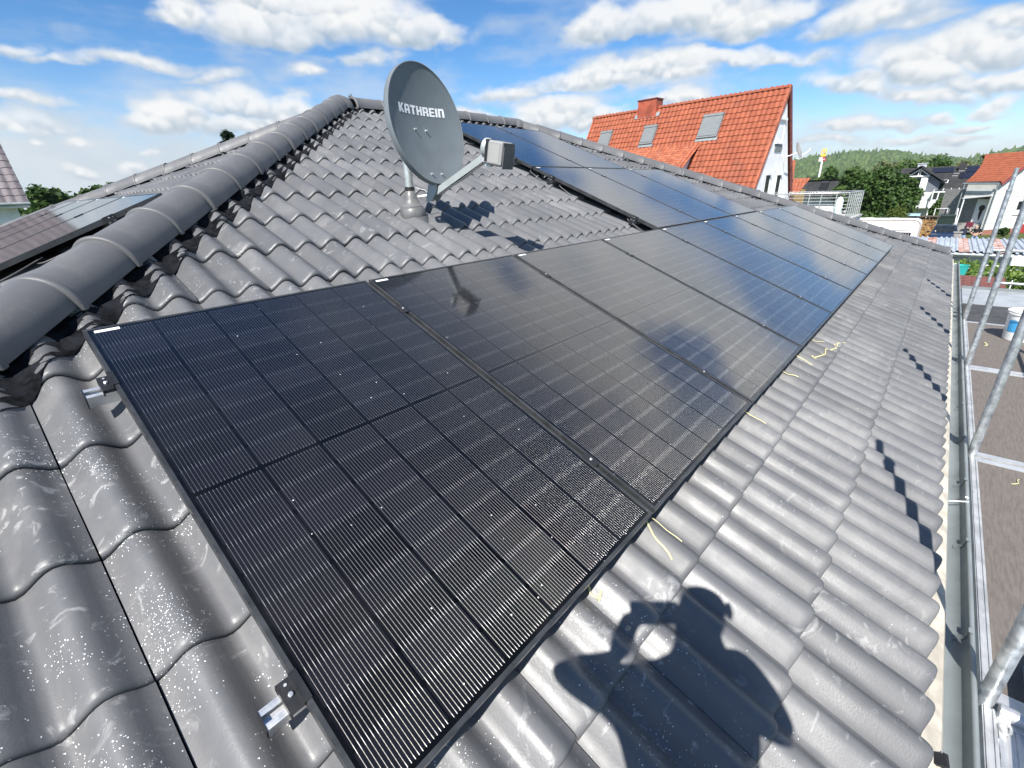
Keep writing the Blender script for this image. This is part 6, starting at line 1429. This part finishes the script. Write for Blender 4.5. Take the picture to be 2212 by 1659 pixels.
def hedge(label, x0, x1, y0, y1, z0, z1, n, seed):
    r = np.random.default_rng(seed); c = np.stack([r.uniform(x0, x1, n), r.uniform(y0, y1, n), z0 + (z1 - z0) * r.random(n) ** 0.6], 1)
    c[:, 2] += 0.16 * np.sin(c[:, 1] * 5.3) * np.sin(c[:, 0] * 3.1) * (c[:, 2] - z0) / (z1 - z0)
    nrm = r.normal(size=(n, 3)) * 0.7 + np.array((-0.4, -0.2, 0.6)); nrm /= np.linalg.norm(nrm, axis=1)[:, None]
    t = np.cross(nrm, r.normal(size=(n, 3))); t /= np.linalg.norm(t, axis=1)[:, None]; b = np.cross(nrm, t); s = 0.055 + 0.055 * r.random(n)
    q = np.stack([c - t * s[:, None], c - b * (0.5 * s)[:, None] + nrm * 0.015, c + t * s[:, None], c + b * (0.5 * s)[:, None] + nrm * 0.015], 1).reshape(-1, 3)
    o = empty("hedge", ((x0 + x1) / 2, (y0 + y1) / 2, z0), label, "hedge"); q -= np.array(o.location)
    link("foliage", np_mesh("foliage", q, np.arange(4 * n).reshape(n, 4), np.clip(r.normal(0.5, 0.28, n), 0, 1)), leaf_mat("hedge_leaf", (0.045, 0.095, 0.014), (0.16, 0.24, 0.045)), o)
    m = MB()
    for k_ in range(9): yy = r.uniform(y0, y1); xx = r.uniform(x0, x1); m.tube([(xx, yy, z0), (xx + 0.1, yy + r.normal(0, 0.1), z0 + (z1 - z0) * 0.9)], [0.03, 0.008], 6)
    m.build("stem", M_BARK, o)
hedge("broad leaved green hedge growing in front of the corrugated carport", 19.3, 22.6, -4.6, -1.05, G, -1.62, 9000, 3)
hedge("lower green hedge right of the shingle shed", 17.0, 18.9, -3.6, -2.2, G, -1.9, 4200, 4)

# ---- carport with rusty trapezoid sheets
cp = empty("carport", (26.5, -2.5, G), "carport with pale corrugated metal roof, some sheets rusty", "carport")
M_RUST = pmat("rusty_sheet", (0.36, 0.13, 0.075), 0.8, 0.1, 0.2, 3.5, col2=(0.60, 0.50, 0.46)); M_SHEET = pmat("pale_steel_sheet", (0.52, 0.56, 0.60), 0.45, 0.35, 0.10, 1.5)
y = 1.45; idx = 0
while y > -6.0:
    wd_s = 0.70; rust = 0.30
    for (w_, mt, nr_) in ((wd_s, M_SHEET, 4), (rust, M_RUST, 1)):
        prof_ = []; pitch = w_ / nr_
        for q in range(nr_):
            b_ = y - q * pitch; hh_ = 0.05 if mt is M_SHEET else 0.022
            prof_ += [(b_, 0), (b_ - pitch * 0.42, 0), (b_ - pitch * 0.52, hh_), (b_ - pitch * 0.88, hh_), (b_ - pitch * 0.98, 0)]
        m = MB(); m.rings([[(x, yy, -1.50 + zz + (x - 24) * 0.006) for (yy, zz) in prof_] for x in (23.85, 29.0)], closed=False); m.build("roof_sheet", mt, cp); y -= w_
m = MB(); m.box((23.9, -6.0, -1.68), (24.0, 1.45, -1.53)); m.build("front_beam", M_WFRAME, cp)
m = MB(); m.tube([(23.82, -6.0, -1.60), (23.82, 1.45, -1.58)], 0.05, 10); m.build("gutter", M_ZINC, cp, 60)
m = MB(); m.box((24.05, -6.0, G), (28.9, 1.40, -1.70)); m.build("wall", pmat("stained_cream_wall", (0.72, 0.70, 0.62), 0.85, 0, 0.12, 1.2), cp)

# ---- caravan
cv = empty("caravan", (39, 2.9, G), "white caravan with dark side window parked behind the carport", "caravan")
M_CARA = pmat("caravan_white", (0.80, 0.80, 0.79), 0.4, 0, 0.03, 2)
def cara_prof(x, ins):
    zb, zt, y0, y1, r_ = G + 0.55, -1.28, 0.38, 6.6, 0.34; o = []
    for (cy, cz, a0) in ((y0 + r_, zt - r_, 180), (y1 - r_, zt - r_, 90)):
        for a in np.linspace(R_(a0), R_(a0 - 90), 7): o.append((x, cy + (r_ - ins) * math.cos(a), cz + (r_ - ins) * math.sin(a)))
    return [(x, y0 + ins, zb)] + o + [(x, y1 - ins, zb)]
m = MB(); m.rings([cara_prof(37.8, 0.06), cara_prof(37.84, 0.0), cara_prof(39.96, 0.0), cara_prof(40.0, 0.06)], caps=True); m.build("body", M_CARA, cv, 50)
m = MB(); m.rings([[(x, y_ , z_) for (x, y_, z_) in [(37.79 - 0.02 * (i == 1), p[1], p[2]) for p in cara_prof(0, 0.05 - 0.07 * (i == 1))]] for i in (0, 1)], closed=False); m.build("awning_rail", pmat("beige_trim", (0.52, 0.45, 0.40), 0.5), cv)
for (y0, y1) in ((0.72, 1.72), (2.15, 3.6)):
    m = MB(); m.bbox((37.775, y0, -2.75), (37.83, y1, -1.98), 0.02); w_ = m.build("side_window", M_GLASSD, cv)
    m = MB()
    for q in np.linspace(y0 + 0.12, y1 - 0.12, 7): m.box((37.766, q - 0.02, -2.70), (37.774, q + 0.02, -2.03))
    m.build("curtain", pmat("beige_curtain", (0.30, 0.27, 0.23), 0.9), w_)
m = MB(); m.box((37.785, 0.6, -1.90), (37.80, 1.9, -1.86)); m.build("trim_strip", M_SHUT, cv)
for y0 in (1.5, 2.75):
    m = MB(); m.bbox((38.1, y0, -1.285), (38.7, y0 + 0.5, -1.19), 0.03); m.build("roof_hatch", M_CARA, cv)
    m = MB(); m.tube([(37.86, y0 - 0.1, -1.27), (37.86, y0, -1.20), (37.86, y0 + 0.6, -1.20), (37.86, y0 + 0.7, -1.27)], 0.02, 6); m.build("grab_rail", M_CARA, cv)
for y0 in (3.0, 3.75):
    m = MB(); m.lathe([(0.20, -0.09), (0.32, -0.08), (0.34, 0), (0.32, 0.08), (0.20, 0.09)], (38.0, y0, G + 0.34), 20, (1, 0, 0)); w_ = m.build("wheel", M_BLACK, cv, 40)
    m = MB(); m.lathe([(0.05, 0), (0.19, 0.01), (0.05, 0.03)], (37.91, y0, G + 0.34), 16, (-1, 0, 0)); m.build("rim", M_ALU2, w_)
# ---- woodpile and what stands round it
wp = empty("woodpile", (54.5, 0.4, G), "stacked firewood pile with cut log ends beside the caravan", "woodpile")
M_LOG = pmat("cut_log_end", (0.46, 0.28, 0.11), 0.85, 0, 0.25, 2.0, col2=(0.20, 0.11, 0.05)); r_w = np.random.default_rng(4)
m = MB(); k_ = 0
for row in range(14):
    for c_ in range(9):
        rr = r_w.uniform(0.055, 0.085); yy = 0.95 - c_ * 0.125 - 0.06 * (row % 2) + r_w.normal(0, 0.012); zz = G + 0.12 + row * 0.138 + r_w.normal(0, 0.012)
        if zz > -2.05: continue
        m.lathe([(rr, 0), (rr, 0.9)], (53.8 + r_w.normal(0, 0.03), yy, zz), 7, (1, 0.02, 0.02))
m.build("log_stack", M_LOG, wp)
m = MB(); m.box((53.6, -0.32, -2.0), (55.0, 1.15, -1.94)); m.build("cover_board", M_BARK, wp)
m = MB(); m.box((53.9, 1.2, G), (55.2, 2.15, -1.95)); m.build("side_stack", M_BARK, wp)
m = MB(); m.box((53.7, 1.0, -1.92), (55.0, 2.1, -1.78)); tag(m.build("tarpaulin", pmat("pale_blue_tarp", (0.42, 0.62, 0.74), 0.5, 0, 0.08)), "folded pale blue tarpaulin lying on the wood stack", "tarpaulin")
def bin_(label, x, y, sc=1.0):
    b_ = empty("wheelie_bin", (x, y, G), label, "bin"); M_ = pmat("dark_green_plastic", (0.018, 0.035, 0.028), 0.5)
    m = MB(); m.hexa([(x - 0.3 * sc, y - 0.3 * sc, G + 0.1), (x + 0.3 * sc, y - 0.3 * sc, G + 0.1), (x + 0.3 * sc, y + 0.3 * sc, G + 0.1), (x - 0.3 * sc, y + 0.3 * sc, G + 0.1), (x - 0.4 * sc, y - 0.42 * sc, G + 1.35 * sc), (x + 0.4 * sc, y - 0.42 * sc, G + 1.35 * sc), (x + 0.4 * sc, y + 0.42 * sc, G + 1.35 * sc), (x - 0.4 * sc, y + 0.42 * sc, G + 1.35 * sc)]); m.build("bin_body", M_, b_)
    m = MB(); m.bbox((x - 0.44 * sc, y - 0.45 * sc, G + 1.355 * sc), (x + 0.44 * sc, y + 0.45 * sc, G + 1.46 * sc), 0.03); m.build("bin_lid", M_, b_)
bin_("large dark green waste container behind the blue car", 57.5, -0.75, 1.35)
m = MB(); m.tube([(56, 0.15, G), (56, 0.15, -1.45), (56, -0.65, -1.42), (56, -0.65, -1.75)], 0.035, 6); tag(m.build("steel_frame", M_WFRAME), "white tubular frame standing behind the woodpile", "frame")
m = MB(); m.tube([(60, -1.55, G), (60.2, -1.35, -1.6)], 0.05, 6); tag(m.build("tree_stake", M_WFRAME), "pale slanting stake by the garden shrubs", "stake")
# ---- car
car = empty("parked_car", (51.6, -0.85, G), "dark blue car facing the carport, two people beside it", "car")
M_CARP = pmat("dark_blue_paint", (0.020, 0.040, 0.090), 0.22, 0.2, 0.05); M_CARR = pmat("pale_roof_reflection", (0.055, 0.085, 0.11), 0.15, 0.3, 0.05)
CY, WC = -0.85, 0.86
def sec(x, hw, z0, z1, b_): return [(x, CY + s_ * hw * k_, G + z) for (s_, k_, z) in ((-1, 1, z0), (-1, 1.0, (z0 + z1) / 2), (-1, 0.97, z1 - b_), (-1, 0.86, z1), (1, 0.86, z1), (1, 0.97, z1 - b_), (1, 1.0, (z0 + z1) / 2), (1, 1, z0))]
m = MB(); m.rings([sec(49.55, WC * 0.80, 0.28, 0.72, 0.06), sec(49.70, WC * 0.93, 0.24, 0.86, 0.06), sec(50.1, WC, 0.24, 0.95, 0.06), sec(50.75, WC, 0.24, 1.02, 0.05), sec(53.0, WC, 0.24, 1.02, 0.05), sec(53.6, WC * 0.95, 0.3, 0.98, 0.06)], caps=True); m.build("body", M_CARP, car, 50)
m = MB(); m.rings([[(x, CY + s_ * hw, G + z) for (s_, hw, z) in ((-1, WC * w0, 1.01), (-1, WC * w1, zt_), (1, WC * w1, zt_), (1, WC * w0, 1.01))] for (x, w0, w1, zt_) in ((50.72, 0.90, 0.90, 1.02), (51.35, 0.92, 0.74, 1.50), (52.6, 0.92, 0.74, 1.52), (53.45, 0.9, 0.84, 1.03))], caps=True); m.build("cabin", M_CARP, car, 50)
m = MB(); m.add([(50.735, CY - WC * 0.80, G + 1.045), (50.735, CY + WC * 0.80, G + 1.045), (51.30, CY + WC * 0.67, G + 1.475), (51.30, CY - WC * 0.67, G + 1.475)], [(0, 3, 2, 1)]); m.build("windscreen", M_GLASSD, car)
m = MB(); m.box((51.38, CY - WC * 0.70, G + 1.508), (52.6, CY + WC * 0.70, G + 1.53)); m.build("roof_panel", M_CARR, car)
for s_ in (-1, 1):
    m = MB(); m.bbox((50.85, CY + s_ * (WC + 0.12) - 0.09, G + 1.0), (50.98, CY + s_ * (WC + 0.12) + 0.09, G + 1.14), 0.02); m.build("wing_mirror", M_BLACK, car)
    m = MB(); m.bbox((49.56, CY + s_ * 0.58 - 0.16, G + 0.60), (49.70, CY + s_ * 0.58 + 0.16, G + 0.74), 0.02); m.build("headlight", M_WFRAME, car)
    for x in (50.25, 52.75):
        m = MB(); m.lathe([(0.20, -0.1), (0.30, -0.09), (0.32, 0), (0.30, 0.09), (0.20, 0.1)], (x, CY + s_ * (WC - 0.06), G + 0.32), 18, (0, 1, 0)); m.build("wheel", M_BLACK, car, 40)
m = MB(); m.box((50.73, CY + 0.52, G + 1.10), (50.735, CY + 0.58, G + 1.18)); m.build("parking_sticker", M_WFRAME, car)
m = MB(); m.bbox((48.3, -1.82, G), (48.75, -1.40, -2.78), 0.03); m.box((48.25, -1.87, -2.78), (48.8, -1.35, -2.72)); tag(m.build("gate_pillar", pmat("grey_stone_pillar", (0.30, 0.29, 0.27), 0.85)), "short grey stone pillar in front of the car's right corner", "pillar")
# ---- two people by the steps
def figure(x, y, label, top, legs, pose, hair=True, head=SKIN):
    b = G
    P = dict(pelvis=(x, y, b + 0.94), belly=(x, y, b + 1.08), chest=(x + 0.0, y, b + 1.30), neck=(x, y, b + 1.46), chin=(x - 0.02, y, b + 1.54), skull=(x, y, b + 1.61), crown=(x, y, b + 1.68),
             shoulder_l=(x, y + 0.19, b + 1.40), shoulder_r=(x, y - 0.19, b + 1.40), hip_l=(x, y + 0.09, b + 0.86), hip_r=(x, y - 0.09, b + 0.86), knee_l=(x - 0.04, y + 0.10, b + 0.48), knee_r=(x - 0.02, y - 0.10, b + 0.48),
             ankle_l=(x, y + 0.10, b + 0.08), ankle_r=(x, y - 0.10, b + 0.08), toe_l=(x - 0.15, y + 0.11, b + 0.045), toe_r=(x - 0.15, y - 0.11, b + 0.045),
             elbow_l=(x + 0.02, y + 0.27, b + 1.12), wrist_l=(x - 0.08, y + 0.24, b + 0.90), palm_l=(x - 0.10, y + 0.23, b + 0.83), elbow_r=(x + 0.02, y - 0.27, b + 1.12), wrist_r=(x - 0.08, y - 0.24, b + 0.90), palm_r=(x - 0.10, y - 0.23, b + 0.83))
    for k_, v_ in pose.items(): P[k_] = (x + v_[0], y + v_[1], b + v_[2])
    rr_ = dict(BR); rr_['pelvis'] = (0.15, 0.12); rr_['belly'] = (0.16, 0.125); rr_['chest'] = (0.17, 0.125)
    return person("person", P, [head, top, legs, M_SHOE, M_HAIRD], label, rr_, (-0.8, 0.35, -0.1), None, "person", None, hair)
figure(49.4, -1.95, "person in dark navy top and pale jeans lifting a maroon bag before the steps", M_NAVY, M_JEAN, dict(elbow_r=(-0.10, -0.30, 1.30), wrist_r=(-0.12, -0.20, 1.52), palm_r=(-0.12, -0.18, 1.60), crown=(0.01, 0.03, 1.67)))
figure(49.9, -2.62, "bald person in black shirt and pale jeans with bent arm by the steps", M_BLKC, M_JEAN, dict(chest=(-0.05, 0.02, 1.28), neck=(-0.10, 0.06, 1.43), chin=(-0.14, 0.09, 1.50), skull=(-0.13, 0.08, 1.58), crown=(-0.13, 0.08, 1.65), elbow_l=(-0.12, 0.30, 1.14), wrist_l=(-0.28, 0.12, 1.02), palm_l=(-0.32, 0.06, 1.0), elbow_r=(0.0, -0.32, 1.16), wrist_r=(-0.16, -0.10, 1.0), palm_r=(-0.20, -0.04, 0.98)), False)
m = MB(); m.rings([[(49.27 + a * 0.10, -2.12 + b_ * 0.20 + 0.02 * q, -2.42 + 0.34 * q) for (a, b_) in ((-1, -0.8), (-0.6, -1), (0.6, -1), (1, -0.8), (1, 0.8), (0.6, 1), (-0.6, 1), (-1, 0.8))] for q in (0, 0.15, 0.8, 1.0)], caps=True)
tag(m.build("bag", pmat("maroon_cloth", (0.13, 0.012, 0.03), 0.8), None, 40), "maroon bag held up by the person in navy", "bag")

# ------------------------------------------------------------------ thin summer haze
hm = bpy.data.materials.new("haze"); hm.use_nodes = True
nt = hm.node_tree; nt.nodes.clear(); o_ = nt.nodes.new('ShaderNodeOutputMaterial'); pv = nt.nodes.new('ShaderNodeVolumePrincipled')
pv.inputs['Color'].default_value = (0.80, 0.88, 1.0, 1); pv.inputs['Density'].default_value = 0.00010; pv.inputs['Anisotropy'].default_value = 0.15
nt.links.new(pv.outputs[0], o_.inputs['Volume'])
m = MB(); m.box((-9500, -9500, G - 1.0), (9500, 9500, 85.0)); tag(m.build("haze", hm), "thin pale summer haze over the far hillside", "haze", kind="stuff")
